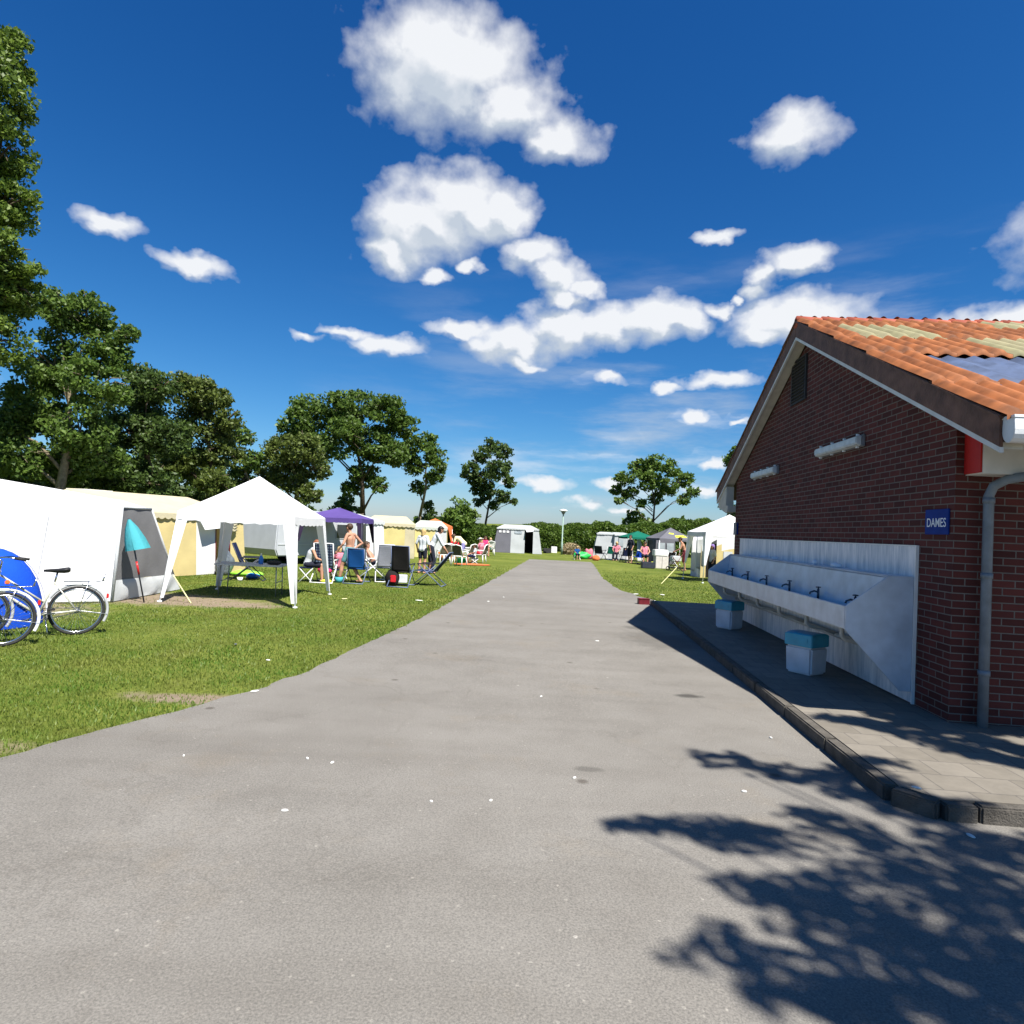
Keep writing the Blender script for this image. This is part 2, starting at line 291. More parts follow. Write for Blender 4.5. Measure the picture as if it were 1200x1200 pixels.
def dark_spot(N, L, src, q):
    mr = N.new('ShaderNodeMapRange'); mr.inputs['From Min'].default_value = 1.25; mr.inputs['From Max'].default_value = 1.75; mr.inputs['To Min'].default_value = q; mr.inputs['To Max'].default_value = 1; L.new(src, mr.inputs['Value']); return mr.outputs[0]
def asphaltmat():
    m = bpy.data.materials.new('asphalt'); t, N, L, b = nodes(m)
    tc = N.new('ShaderNodeTexCoord'); P = tc.outputs['Object']
    def nz(sc, det, rough=.5, src=P):
        k = N.new('ShaderNodeTexNoise'); k.inputs['Scale'].default_value = sc; k.inputs['Detail'].default_value = det; k.inputs['Roughness'].default_value = rough; L.new(src, k.inputs['Vector']); return k.outputs['Fac']
    def ramp(src, p0, c0, p1, c1):
        r = N.new('ShaderNodeValToRGB'); e = r.color_ramp.elements; e[0].position, e[1].position = p0, p1; e[0].color = (*c0, 1); e[1].color = (*c1, 1); L.new(src, r.inputs['Fac']); return r.outputs['Color']
    def mul(a, c, f=1.0):
        k = N.new('ShaderNodeMix'); k.data_type = 'RGBA'; k.blend_type = 'MULTIPLY'; k.inputs['Factor'].default_value = f; L.new(a, k.inputs['A']); L.new(c, k.inputs['B']); return k.outputs['Result']
    base = ramp(nz(.35, 5), .3, (.149, .141, .128), .7, (.186, .177, .162))
    agg = ramp(nz(95, 4, .75), .35, (.66, .66, .66), .68, (1.3, 1.28, 1.25))
    blot = ramp(nz(2.3, 6, .6), .3, (.92, .915, .91), .62, (1.03, 1.03, 1.03))
    st = N.new('ShaderNodeMapping'); st.inputs['Scale'].default_value = (.12, 1.6, 1); L.new(P, st.inputs['Vector'])
    streak = ramp(nz(1.1, 5, .6, st.outputs[0]), .33, (.93, .925, .92), .55, (1.02, 1.02, 1.02))
    vo = N.new('ShaderNodeTexVoronoi'); vo.inputs['Scale'].default_value = 2.1; L.new(P, vo.inputs['Vector'])
    chip = ramp(vo.outputs['Distance'], .022, (1.9, 1.9, 1.9), .03, (1, 1, 1))
    v2 = N.new('ShaderNodeTexVoronoi'); v2.inputs['Scale'].default_value = 1.3; L.new(P, v2.inputs['Vector'])
    spot = ramp(v2.outputs['Distance'], .03, (.55, .52, .5), .07, (1, 1, 1))
    v3 = N.new('ShaderNodeTexVoronoi'); v3.inputs['Scale'].default_value = 11; L.new(P, v3.inputs['Vector'])
    fleck = ramp(v3.outputs['Distance'], .07, (1.4, 1.4, 1.38), .1, (1, 1, 1))
    col = mul(mul(mul(mul(mul(mul(base, agg), blot), streak), chip), spot), fleck)
    vc = N.new('ShaderNodeTexVoronoi'); vc.feature = 'DISTANCE_TO_EDGE'; vc.inputs['Scale'].default_value = .42
    dw = N.new('ShaderNodeTexNoise'); dw.inputs['Scale'].default_value = 1.6; dw.inputs['Detail'].default_value = 6; L.new(P, dw.inputs['Vector'])
    dv = N.new('ShaderNodeVectorMath'); dv.operation = 'MULTIPLY_ADD'; L.new(dw.outputs['Color'], dv.inputs[0]); dv.inputs[1].default_value = (1.6, 1.6, 0); L.new(P, dv.inputs[2]); L.new(dv.outputs[0], vc.inputs['Vector'])
    crk = ramp(vc.outputs['Distance'], .002, (.91, .905, .9), .006, (1, 1, 1)); col = mul(col, crk)
    tan = ramp(nz(.8, 7, .7), .55, (1, 1, 1), .75, (1.02, .96, .88)); col = mul(col, tan)
    for (x, y, rx, ry, q) in ((G(772, 752).x, G(772, 752).y, .7, 1.1, .78), (G(808, 818).x, G(808, 818).y, .17, .09, .4), (G(745, 737).x, G(745, 737).y, .25, .3, .7), (G(330, 940).x, G(330, 940).y, .5, .2, .95), (G(690, 905).x, G(690, 905).y, .12, .06, .7)):   # a damp patch and smaller dark spots
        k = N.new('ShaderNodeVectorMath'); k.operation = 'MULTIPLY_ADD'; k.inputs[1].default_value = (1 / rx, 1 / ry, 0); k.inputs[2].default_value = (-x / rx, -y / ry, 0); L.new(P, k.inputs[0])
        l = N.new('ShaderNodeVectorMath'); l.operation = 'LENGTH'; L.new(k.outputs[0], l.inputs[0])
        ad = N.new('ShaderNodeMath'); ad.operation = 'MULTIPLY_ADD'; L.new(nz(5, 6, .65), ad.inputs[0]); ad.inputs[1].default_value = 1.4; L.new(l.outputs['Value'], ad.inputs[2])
        col = mul(col, dark_spot(N, L, ad.outputs[0], q))
    L.new(col, b.inputs['Base Color']); b.inputs['Roughness'].default_value = .9; b.inputs['Specular IOR Level'].default_value = .2
    bp = N.new('ShaderNodeBump'); bp.inputs['Strength'].default_value = .5; bp.inputs['Distance'].default_value = .01
    L.new(nz(110, 4, .7), bp.inputs['Height']); L.new(bp.outputs['Normal'], b.inputs['Normal'])
    return m
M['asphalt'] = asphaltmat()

EARTH = [(-7.6, 12.9, 3.0, 1.0), (-5.9, 12.6, 1.6, .5), (-9.2, 10.6, 2.0, 1.4), (-2.85, 6.1, .8, .2), (-4.6, 4.6, 1.2, .25)]   # worn patches x, y, rx, ry
def grassmat():
    m = bpy.data.materials.new('lawn'); t, N, L, b = nodes(m)
    tc = N.new('ShaderNodeTexCoord'); P = tc.outputs['Object']
    def nz(sc, det, rough=.55):
        k = N.new('ShaderNodeTexNoise'); k.inputs['Scale'].default_value = sc; k.inputs['Detail'].default_value = det; k.inputs['Roughness'].default_value = rough; L.new(P, k.inputs['Vector']); return k.outputs['Fac']
    def ramp(src, p0, c0, p1, c1):
        r = N.new('ShaderNodeValToRGB'); e = r.color_ramp.elements; e[0].position, e[1].position = p0, p1; e[0].color = (*c0, 1); e[1].color = (*c1, 1); L.new(src, r.inputs['Fac']); return r.outputs['Color']
    def mix(a, c, f, bt='MIX'):
        k = N.new('ShaderNodeMix'); k.data_type = 'RGBA'; k.blend_type = bt
        if isinstance(f, float): k.inputs['Factor'].default_value = f
        else: L.new(f, k.inputs['Factor'])
        L.new(a, k.inputs['A']); L.new(c, k.inputs['B']); return k.outputs['Result']
    c = ramp(nz(.45, 6), .32, (.078, .11, .013), .68, (.145, .17, .03))
    c = mix(c, ramp(nz(22, 6, .7), .3, (.55, .58, .5), .7, (1.35, 1.3, 1.3)), 1.0, 'MULTIPLY')
    c = mix(c, ramp(nz(3.5, 5), .3, (.8, .82, .8), .7, (1.15, 1.12, 1.2)), 1.0, 'MULTIPLY')
    acc = None
    for (x, y, rx, ry) in EARTH:
        k = N.new('ShaderNodeVectorMath'); k.operation = 'MULTIPLY_ADD'; k.inputs[1].default_value = (1 / rx, 1 / ry, 0); k.inputs[2].default_value = (-x / rx, -y / ry, 0); L.new(P, k.inputs[0])
        l = N.new('ShaderNodeVectorMath'); l.operation = 'LENGTH'; L.new(k.outputs[0], l.inputs[0])
        if acc is None: acc = l.outputs['Value']
        else:
            mn = N.new('ShaderNodeMath'); mn.operation = 'MINIMUM'; L.new(acc, mn.inputs[0]); L.new(l.outputs['Value'], mn.inputs[1]); acc = mn.outputs[0]
    ad = N.new('ShaderNodeMath'); ad.operation = 'MULTIPLY_ADD'; L.new(nz(2.6, 7, .65), ad.inputs[0]); ad.inputs[1].default_value = 1.6; L.new(acc, ad.inputs[2])
    mk = N.new('ShaderNodeMapRange'); mk.inputs['From Min'].default_value = 1.95; mk.inputs['From Max'].default_value = 1.45; L.new(ad.outputs[0], mk.inputs['Value'])
    earth = ramp(nz(9, 6, .7), .3, (.15, .115, .075), .7, (.25, .2, .145))
    c = mix(c, earth, mk.outputs[0])
    L.new(c, b.inputs['Base Color']); b.inputs['Roughness'].default_value = .9; b.inputs['Specular IOR Level'].default_value = .15
    bp = N.new('ShaderNodeBump'); bp.inputs['Strength'].default_value = .8; bp.inputs['Distance'].default_value = .03
    L.new(nz(35, 5, .7), bp.inputs['Height']); L.new(bp.outputs['Normal'], b.inputs['Normal'])
    return m
M['lawn'] = grassmat()

def pavermat():
    m = bpy.data.materials.new('pavers'); t, N, L, b = nodes(m)
    tc = N.new('ShaderNodeTexCoord'); br = N.new('ShaderNodeTexBrick'); L.new(tc.outputs['Object'], br.inputs['Vector'])
    for k, v in (('Scale', 1.0), ('Mortar Size', .005), ('Brick Width', .3), ('Row Height', .3)): br.inputs[k].default_value = v
    br.offset = .5
    br.inputs['Color1'].default_value = (.13, .115, .092, 1); br.inputs['Color2'].default_value = (.165, .147, .12, 1); br.inputs['Mortar'].default_value = (.09, .08, .07, 1)
    nz = N.new('ShaderNodeTexNoise'); nz.inputs['Scale'].default_value = 6; nz.inputs['Detail'].default_value = 8; nz.inputs['Roughness'].default_value = .7; L.new(tc.outputs['Object'], nz.inputs['Vector'])
    mr = N.new('ShaderNodeMapRange'); mr.inputs['To Min'].default_value = .6; mr.inputs['To Max'].default_value = 1.35; L.new(nz.outputs['Fac'], mr.inputs['Value'])
    ml = N.new('ShaderNodeMix'); ml.data_type = 'RGBA'; ml.blend_type = 'MULTIPLY'; ml.inputs['Factor'].default_value = 1
    L.new(br.outputs['Color'], ml.inputs['A']); L.new(mr.outputs[0], ml.inputs['B']); L.new(ml.outputs['Result'], b.inputs['Base Color'])
    b.inputs['Roughness'].default_value = .9
    bp = N.new('ShaderNodeBump'); bp.inputs['Strength'].default_value = .5; bp.inputs['Distance'].default_value = .006; bp.invert = True
    L.new(br.outputs['Fac'], bp.inputs['Height']); L.new(bp.outputs['Normal'], b.inputs['Normal'])
    return m
M['pavers'] = pavermat()

def scummat():                         # wash panel: pale, with run-down scale stains
    m = mat('scale_panel', (.42, .46, .52), .5); t, N, L, b = nodes(m)
    tc = N.new('ShaderNodeTexCoord'); mp = N.new('ShaderNodeMapping'); mp.inputs['Scale'].default_value = (1, 5, .7); L.new(tc.outputs['Object'], mp.inputs['Vector'])
    nz = N.new('ShaderNodeTexNoise'); nz.inputs['Scale'].default_value = 2.2; nz.inputs['Detail'].default_value = 7; nz.inputs['Roughness'].default_value = .7; L.new(mp.outputs[0], nz.inputs['Vector'])
    rp = N.new('ShaderNodeValToRGB'); e = rp.color_ramp.elements; e[0].position, e[1].position = .34, .62; e[0].color = (.42, .46, .5, 1); e[1].color = (.8, .78, .77, 1)
    L.new(nz.outputs['Fac'], rp.inputs['Fac']); L.new(rp.outputs['Color'], b.inputs['Base Color'])
    return m
M['scale_panel'] = scummat()

# ------------------------------------------------------------------ foliage
def leaf_mesh(name, P, size, mtl, parent=None, aspect=.6, up=.25):
    n = len(P); P = np.asarray(P)
    d = RNG.normal(size=(n, 3)); d /= np.linalg.norm(d, axis=1, keepdims=True)
    e = RNG.normal(size=(n, 3)); e[:, 2] += up; e -= d * (e * d).sum(1, keepdims=True); e /= np.linalg.norm(e, axis=1, keepdims=True)
    s = size * RNG.uniform(.6, 1.4, (n, 1)); nn = np.cross(d, e)
    V = np.empty((n, 4, 3)); V[:, 0] = P - d * s; V[:, 1] = P + e * s * aspect + nn * s * .15; V[:, 2] = P + d * s; V[:, 3] = P - e * s * aspect + nn * s * .15
    me = bpy.data.meshes.new(name); me.vertices.add(4 * n); me.loops.add(4 * n); me.polygons.add(n)
    me.vertices.foreach_set('co', V.reshape(-1).astype(np.float32)); me.loops.foreach_set('vertex_index', np.arange(4 * n, dtype=np.int32))
    me.polygons.foreach_set('loop_start', np.arange(0, 4 * n, 4, dtype=np.int32)); me.polygons.foreach_set('loop_total', np.full(n, 4, np.int32))
    me.materials.append(mtl); me.update(); o = bpy.data.objects.new(name, me); C.objects.link(o)
    if parent is not None: o.parent = parent
    return o
def crown_points(blobs, leaf, dens=1.0, clump=.34, shell=.75):
    out = []
    for (c, r) in blobs:
        r = np.array(r if isinstance(r, (tuple, list)) else (r, r, r), float); rm = float(r.mean())
        nc = int(26 + 10 * random.random())
        k = int(dens * math.pi * rm * rm * 4.2 / (leaf * leaf * 1.2) / nc)
        d = RNG.normal(size=(nc, 3)); d /= np.linalg.norm(d, axis=1, keepdims=True)
        rad = RNG.uniform(.35, 1.0, (nc, 1)) ** .5
        ctr = np.array(c) + d * rad * r * shell
        for q in ctr:
            cr = rm * clump * random.uniform(.6, 1.25)
            p = RNG.normal(size=(k, 3)); p /= np.linalg.norm(p, axis=1, keepdims=True); p *= RNG.uniform(0, 1, (k, 1)) ** .42
            p[:, 2] *= .62; out.append(q + p * cr)
    return np.concatenate(out)
def tree(name, label, base, blobs, leaf, lm, trunk_r=.2, bark='bark', group=None, dens=1.0, clump=.34, lean=(0, 0), fork=.35, cat='tree'):
    base = Vector(base); t = thing(name, label, cat, base, 0, group)
    rel = [((Vector(c) - base), r) for c, r in blobs]
    mb = MB(); top = sum((c for c, r in rel), Vector()) / len(rel)
    hf = min(c.z for c, r in rel) * fork + top.z * fork * .4
    knee = Vector((top.x * .35 + lean[0], top.y * .35 + lean[1], hf))
    mb.tube([(0, 0, -.1), (0, 0, .15), knee * .5 + Vector((random.uniform(-.1, .1), 0, 0)), knee], [trunk_r * 1.5, trunk_r * 1.1, trunk_r * .95, trunk_r * .8], 10)
    mb.tube([knee, (knee + top) / 2 + Vector((.2, 0, .2)), top, top + Vector((0, 0, .5))], [trunk_r * .8, trunk_r * .55, trunk_r * .28, .02], 8)
    for c, r in rel:
        hd_ = math.hypot(c.x - top.x, c.y - top.y); sf = min(.9, max(0.0, (c.z - .7 * hd_ - knee.z) / max(.3, top.z - knee.z))); st0 = knee.lerp(top, sf); th = 1 - .6 * sf
        rr = r if not isinstance(r, (tuple, list)) else sum(r) / 3
        mid = st0.lerp(c, .5) + Vector((random.uniform(-.2, .2), random.uniform(-.2, .2), .1 * (c - st0).length))
        mb.tube([st0, mid, c], [trunk_r * .42 * th, trunk_r * .24 * th, trunk_r * .1], 7)
        for k in range(6):
            d = Vector((random.gauss(0, 1), random.gauss(0, 1), random.gauss(.2, .7))).normalized() * rr * .85
            mb.tube([mid.lerp(c, random.uniform(.3, 1)), c + d * .55 + Vector((0, 0, .1 * rr)), c + d], [trunk_r * .18, trunk_r * .1, .008], 5)
    mb.build('trunk', M[bark], t, True)
    P = crown_points([(tuple(c), r) for c, r in rel], leaf, dens, clump)
    leaf_mesh('crown', P, leaf, M[lm], t)
    return t
def pblobs(lst, Y, dj=1.0, flat=.9):   # foliage masses given by where they are seen, put at distance Y
    out = []
    for (px, py, r) in lst:
        y = Y + random.uniform(-dj, dj); c = at(px, py, y); rr = r * y / F
        out.append((c, (rr, rr * 1.05, rr * flat)))
    return out

# ------------------------------------------------------------------ SETTING: lawn, road, dyke
def lawn():
    mb = MB(); xs = [-500, -120, -40, -25] + [x * 1.0 for x in range(-20, 21)] + [25, 40, 120, 500]; ys = [-60, -10, 0] + [y * 1.0 for y in range(1, 60)] + [70, 90, 150, 300, 700]
    vs = [(x, y, 0.012 * noise.noise(Vector((x * .7, y * .7, 0))) if abs(x) < 21 and 0 < y < 60 else 0) for y in ys for x in xs]; w = len(xs)
    mb.add(vs, [(j * w + i, j * w + i + 1, (j + 1) * w + i + 1, (j + 1) * w + i) for j in range(len(ys) - 1) for i in range(w - 1)])
    tag(mb.build('lawn', M['lawn'], None, True), 'mown green lawn around the lane', None, None, 'structure')
lawn()
LE = [(-12, -16), (-4, -13), (0, -9.5), (2.0, -6.6), (3.2, -4.9)] + [(p.y, p.x) for p in (G(0, 893), G(60, 874), G(110, 860), G(200, 837), G(300, 811), G(350, 792), G(400, 770), G(490, 727), G(560, 690), G(590, 673), G(620, 656))]
RE = [(p.y, p.x) for p in (G(775, 707), G(744, 698), G(724, 691), G(706, 678), G(697, 664), G(690, 656))]
def interp(T, y):
    if y <= T[0][0]: return T[0][1]
    for (a, xa), (b, xb) in zip(T, T[1:]):
        if y <= b: return xa + (xb - xa) * (y - a) / (b - a)
    return T[-1][1]
YEND = LE[-1][0] + .8
def edge_l(y): return interp(LE, y) + .09 * noise.noise(Vector((y * 1.7, 3, 0))) + .05 * noise.noise(Vector((y * 6, 9, 0)))
def edge_r(y):
    if y < RE[0][0] - .35: return 40.0
    if y < RE[0][0]: return RE[0][1] + (RE[0][0] - y) * 4
    return interp(RE, y) + .1 * noise.noise(Vector((y * 1.3, 7, 0)))
def road():
    mb = MB(); vs = []; y = -12.0; rows = 0; NX = 14
    while y < YEND:
        a, b = edge_l(y), edge_r(y)
        for i in range(NX + 1):
            x = a + (b - a) * i / NX
            vs.append((x, y, .022 + .006 * noise.noise(Vector((x * .4, y * .4, 5)))))
        rows += 1; y += .12 if y < 20 else .4
    w = NX + 1
    mb.add(vs, [(j * w + i, j * w + i + 1, (j + 1) * w + i + 1, (j + 1) * w + i) for j in range(rows - 1) for i in range(NX)])
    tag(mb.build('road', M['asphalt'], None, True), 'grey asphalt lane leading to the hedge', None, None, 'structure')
road()

def earth_at(x, y):
    return min(math.hypot((x - a) / rx, (y - b) / ry) for a, b, rx, ry in EARTH) + .5 * noise.noise(Vector((x * 2.6, y * 2.6, 1)))
def grass():
    n = 420000
    Y = 3.0 + 27 * RNG.uniform(0, 1, n) ** 1.9; X = RNG.uniform(-1.0, 1.0, n)
    X = np.where(X < 0.62, -(X + 1) / 1.62 * (Y * .84 + 1.6) + 0, X)          # spread over the left lawn
    right = RNG.uniform(0, 1, n) < .12
    Yr = RNG.uniform(16, 34, n); Y = np.where(right, Yr, Y); X = np.where(right, 3.2 + RNG.uniform(0, 1, n) * (Y * .32), X)
    jx = RNG.normal(0, .03, n)
    el = np.array([interp(LE, q) for q in Y]) ; er = np.array([interp(RE, q) if q > 16.6 else 99 for q in Y])
    near = np.array([edge_l(q) for q in Y])
    keep = np.where(X < 0, X + jx < near + .03, X > er - .03)
    ea = np.array([earth_at(a, b) for a, b in zip(X, Y)]) ; keep &= RNG.uniform(0, 1, n) < np.clip((31 - Y) / 13, 0, 1); keep &= RNG.uniform(0, 1, n) < np.where(Y < 9, np.clip((ea - .5) / .9, .3, 1), np.clip((ea - .75) / .8, .06, 1))
    X, Y = X[keep], Y[keep]; n = len(X)
    h = RNG.uniform(.008, .023, n) * (1 + .35 * np.array([noise.noise(Vector((a * 1.5, b * 1.5, 2))) for a, b in zip(X, Y)])); edge = np.exp(-np.abs(X - np.array([interp(LE, q) for q in Y])) / .25); h *= 1 + .5 * edge
    w = .003 + .0006 * Y; a = RNG.uniform(0, 6.28, n); l = RNG.normal(0, .6, (n, 2)) * h[:, None]
    V = np.zeros((n, 3, 3)); V[:, 0, 0] = X - w * np.cos(a); V[:, 0, 1] = Y - w * np.sin(a); V[:, 1, 0] = X + w * np.cos(a); V[:, 1, 1] = Y + w * np.sin(a)
    V[:, 2, 0] = X + l[:, 0]; V[:, 2, 1] = Y + l[:, 1]; V[:, 2, 2] = h + .01; V[:, :2, 2] = -.005
    me = bpy.data.meshes.new('grass'); me.vertices.add(3 * n); me.loops.add(3 * n); me.polygons.add(n)
    me.vertices.foreach_set('co', V.reshape(-1).astype(np.float32)); me.loops.foreach_set('vertex_index', np.arange(3 * n, dtype=np.int32))
    me.polygons.foreach_set('loop_start', np.arange(0, 3 * n, 3, dtype=np.int32)); me.polygons.foreach_set('loop_total', np.full(n, 3, np.int32))
    me.materials.append(M['blade']); me.update(); o = bpy.data.objects.new('grass', me); C.objects.link(o)
    tag(o, 'short mown grass blades beside the asphalt lane', 'grass', None, 'stuff')
grass()

def dyke():
    mb = MB(); prof = [(66, 0), (70, 1.1), (76, 2.15), (84, 2.35), (96, 2.0), (120, 0)]; xs = range(-60, 61, 4)
    vs = [(x, y, z * (1 + .04 * math.sin(x * .13)) + (x * .012 if z > 1 else 0)) for y, z in prof for x in xs]; w = len(list(xs))
    mb.add(vs, [(j * w + i, j * w + i + 1, (j + 1) * w + i + 1, (j + 1) * w + i) for j in range(len(prof) - 1) for i in range(w - 1)])
    tag(mb.build('hill', M['lawn'], None, True), 'low grassy dyke behind the hedge', None, None, 'structure')
dyke()
#==PART2==
# ------------------------------------------------------------------ WASHROOM BUILDING (own frame: x right along the ridge, y away along the gable wall)
PSI = 0.08111; SI, CO = math.sin(PSI), math.cos(PSI)
def W(x, y, z=0.0):                    # building frame -> world
    v, u = x + 3.69, y + 6.39
    return Vector((v * CO + u * SI, u * CO - v * SI, z))
KZ = .13                               # pavement height
RZ, SLOPE, RY = 5.2, .492, 3.885       # ridge height, pitch, ridge line
def roofz(y): return RZ - SLOPE * abs(y - RY)
def washroom():
    t = thing('washroom_building', 'red brick washroom building with an orange tiled gable roof', 'building', W(0, 0), -PSI)
    L = 13.0; D = 7.77
    mb = MB(); zt = lambda y: roofz(y) - .3
    mb.prism([(0, 0, KZ - .1), (0, D, KZ - .1), (0, D, zt(D)), (0, RY, zt(RY)), (0, 0, zt(0))], (L, 0, 0))
    mb.build('wall', M['brick'], t)
    # barge boards, white strip and soffit on the gable
    ov = -.2
    def board(x0, x1, d0, d1, y0, y1):
        m = MB()
        for a, b in ((y0, RY), (RY, y1)):
            m.prism([(x0, a, roofz(a) - d0), (x0, b, roofz(b) - d0), (x0, b, roofz(b) - d1), (x0, a, roofz(a) - d1)], (x1 - x0, 0, 0))
        return m
    board(ov, ov + .03, 0, .235, -.92, 8.69).build('barge_board', M['barge'], t, False, .004)
    board(ov + .004, ov + .034, .235, .28, -.92, 8.69).build('trim_strip', M['trim_white'], t)
    board(ov + .034, -.004, .2, .255, -.9, 8.67).build('soffit', M['soffit'], t)
    board(ov - .02, ov + .07, -.035, 0, -.94, 8.71).build('verge_strip', M['barge'], t, False, .008)
    mb = MB(); mb.span((-.17, 7.79, 2.34), (12, 7.93, 2.48)); mb.prism([(-.17, 7.93, 2.32), (-.17, 8.62, 2.46), (-.17, 8.62, 2.72), (-.17, 7.93, 2.9)], (.16, 0, 0))
    mb.build('eave_box', M['soffit'], t)
    # near eave: white box with red painted end, gutter, downpipe
    mb = MB(); mb.span((.09, -.25, 2.46), (12, -.004, 2.95)); fb = mb.build('fascia_box', M['trim_white'], t)
    MB().span((.072, -.245, 2.47), (.088, -.006, 2.9)).build('end_panel', M['red_paint'], fb)
    mb = MB(); prof = [(-.06, .12)] + [(-.065 * math.cos(q) , .065 * -math.sin(q) * 1.6 + .03) for q in [k * math.pi / 8 for k in range(9)]] + [(.06, .12)]
    prof = [(a * 1.15, b) for a, b in prof]
    mb.prism([(-.18, -.99 + a, 2.70 + b) for a, b in prof], (12.2, 0, 0)); mb.span((-.185, -1.065, 2.82), (12.02, -.91, 2.845))
    mb.build('gutter', M['pvc'], t, False, .003)
    mb = MB(); mb.tube([(.25, -.09, KZ), (.25, -.09, 2.27), (.27, -.12, 2.36), (.34, -.2, 2.42), (.75, -.8, 2.52), (.8, -.92, 2.6)], .043, 14)
    for z in (.6, 1.5, 2.2): mb.tube([(.25, -.09, z), (.25, -.09, z + .05)], .05, 14)
    mb.build('downpipe', M['pipe_grey'], t, True)
    mb = MB(); mb.span((-.006, 3.9, 4.03), (.02, 4.5, 4.7)); 
    v = mb.build('vent', M['vent_dark'], t)
    mb = MB()
    for k in range(12): mb.box((-.02, 4.2, 4.07 + k * .054), (.012, .56, .05), Matrix.Rotation(.7, 3, 'Y'))
    mb.span((-.03, 3.88, 4.0), (0, 3.92, 4.72)); mb.span((-.03, 4.48, 4.0), (0, 4.52, 4.72)); mb.span((-.031, 3.921, 4.69), (0, 4.479, 4.72)); mb.span((-.031, 3.921, 4.0), (0, 4.479, 4.03))
    mb.build('louvre', M['vent_dark'], v)
    # tiles
    tw, th = .205, .345; ca = 1 / math.sqrt(1 + SLOPE * SLOPE)
    def region(x, y):
        if (.1 < x < 1.25 + (y - 2.8) * .4 and 2.35 < y < 3.25) or (x > 1.3 - (2 - y) * .2 and 1.45 < y < 2.35) or (x > 2.2 and 3.05 < y < 3.5): return 1
        if x > .33 and .02 < y < 1.28: return 2
        return 0
    R = {0: MB(), 1: MB(), 2: MB()}
    def tile(mb, x, s, ln, w, side, nx=9, hgt=.066):  # s = distance down from the ridge
        vs = []
        for (ss, lift) in ((s - .06, .008), (s + ln * .35, .016), (s + ln * .7, .026), (s + ln, .04), (s + ln, .002)):
            for i in range(nx):
                q = i / (nx - 1); pr = hgt * (math.sin(2 * math.pi * (q - .12)) * .5 + .5) * (1 if lift > .005 else .55)
                y = ss * ca
                vs.append((x + q * w * 1.02, RY - side * y, RZ - SLOPE * y + .012 + (pr + lift)))
        mb.add(vs, [(r * nx + i, r * nx + i + 1, (r + 1) * nx + i + 1, (r + 1) * nx + i) for r in range(4) for i in range(nx - 1)])
    SB = [.02, .62, 1.66, 2.72, 4.25, 5.44]
    for side in (1, -1):
        for r in range(5):
            jit = 0
            for c in range(60 if side == 1 else 20):
                x = -.215 + c * tw; s0, s1 = SB[r], SB[r + 1]
                k = 0
                if side == 1:
                    if (r == 1 and .05 < x < 1.2) or (r == 2 and x > 1.25) or (r == 0 and x > 2.3): k = 1
                    if r == 3 and x > .3: continue
                if c % 5 == 0: jit = random.uniform(-.012, .012)
                tile(R[k], x, s0 + jit, s1 - s0 + .02, tw, side)
    mb = R[0]; mb.m = []; 
    # roof deck under the tiles
    dk = MB()
    for a, b in ((-.92, RY), (RY, 8.69)):
        dk.prism([(-.16, a, roofz(a) - .01), (-.16, b, roofz(b) - .01), (-.16, b, roofz(b) - .19), (-.16, a, roofz(a) - .19)], (12.4, 0, 0))
    rf = dk.build('roof', M['barge'], t)
    n0 = len(R[0].f); mix = MB(); mix.v = R[0].v + R[1].v; off = len(R[0].v)
    mix.f = R[0].f + [tuple(i + off for i in f) for f in R[1].f]; mix.m = [0] * n0 + [1] * len(R[1].f)
    mix.build('roof_tiles', [M['terracotta'], M['mossy_tile']], rf, True)
    sh = MB(); nx = 120
    vs = [(.36 + i * (11.3 / nx), y, roofz(y) + .03 + .025 * math.sin(i * 2.4)) for y in (.02, .45, .9, 1.32) for i in range(nx + 1)]
    sh.add(vs, [(j * (nx + 1) + i, j * (nx + 1) + i + 1, (j + 1) * (nx + 1) + i + 1, (j + 1) * (nx + 1) + i) for j in range(3) for i in range(nx)])
    sh.build('corrugated_sheet', M['sheet_blue'], rf, True, 0, .006)
    rd = MB()
    for k in range(32):
        x = -.2 + k * .38
        rd.tube([(x, RY, RZ + .0), (x + .36, RY, RZ - .012), (x + .42, RY, RZ - .012)], [.1, .088, .088], 12)
    rd.build('ridge_tiles', M['ridge_red'], rf, True)
    return t
washroom()
def setting_pavement():
    e = W(0, 0)
    def pm(name, mb, m, label, bev=0):
        o = mb.build(name, m, None, False, bev); o.location = e; o.rotation_euler = (0, 0, -PSI); tag(o, label, None, None, 'structure')
    x0, y0, y1 = -1.43 + .1, -2.05 + .1, 9.9
    mb = MB(); mb.prism([(x0, y0 + .16, .0), (x0 + .16, y0, .0), (14, y0, .0), (14, y1, .0), (x0, y1, .0)], (0, 0, KZ))
    pm('pavement', mb, M['pavers'], 'raised paved strip round the brick washroom')
    mb = MB(); w = .1
    y = y0 + .17
    while y < y1: mb.box((x0 - w / 2 - .002, y + .49, KZ / 2 + random.uniform(-.004, .002)), (w, .97, KZ + .006), Matrix.Rotation(random.uniform(-.006, .006), 3, 'Z')); y += .98
    x = x0 + .36
    while x < 14: mb.box((x + .49, y0 - w / 2 - .002, KZ / 2 + random.uniform(-.004, .002)), (.97, w, KZ + .006), Matrix.Rotation(random.uniform(-.006, .006), 3, 'Z')); x += .98
    mb.box((x0 + .035, y0 + .035, KZ / 2), (w, .27, KZ + .004), Matrix.Rotation(math.radians(45), 3, 'Z')); mb.box((x0 + .25, y0 - .052, KZ / 2 - .003), (.2, w, KZ), Matrix.Rotation(.03, 3, 'Z'))
    pm('kerb', mb, M['kerb_conc'], 'worn concrete kerb along the washroom pavement', .012)
setting_pavement()

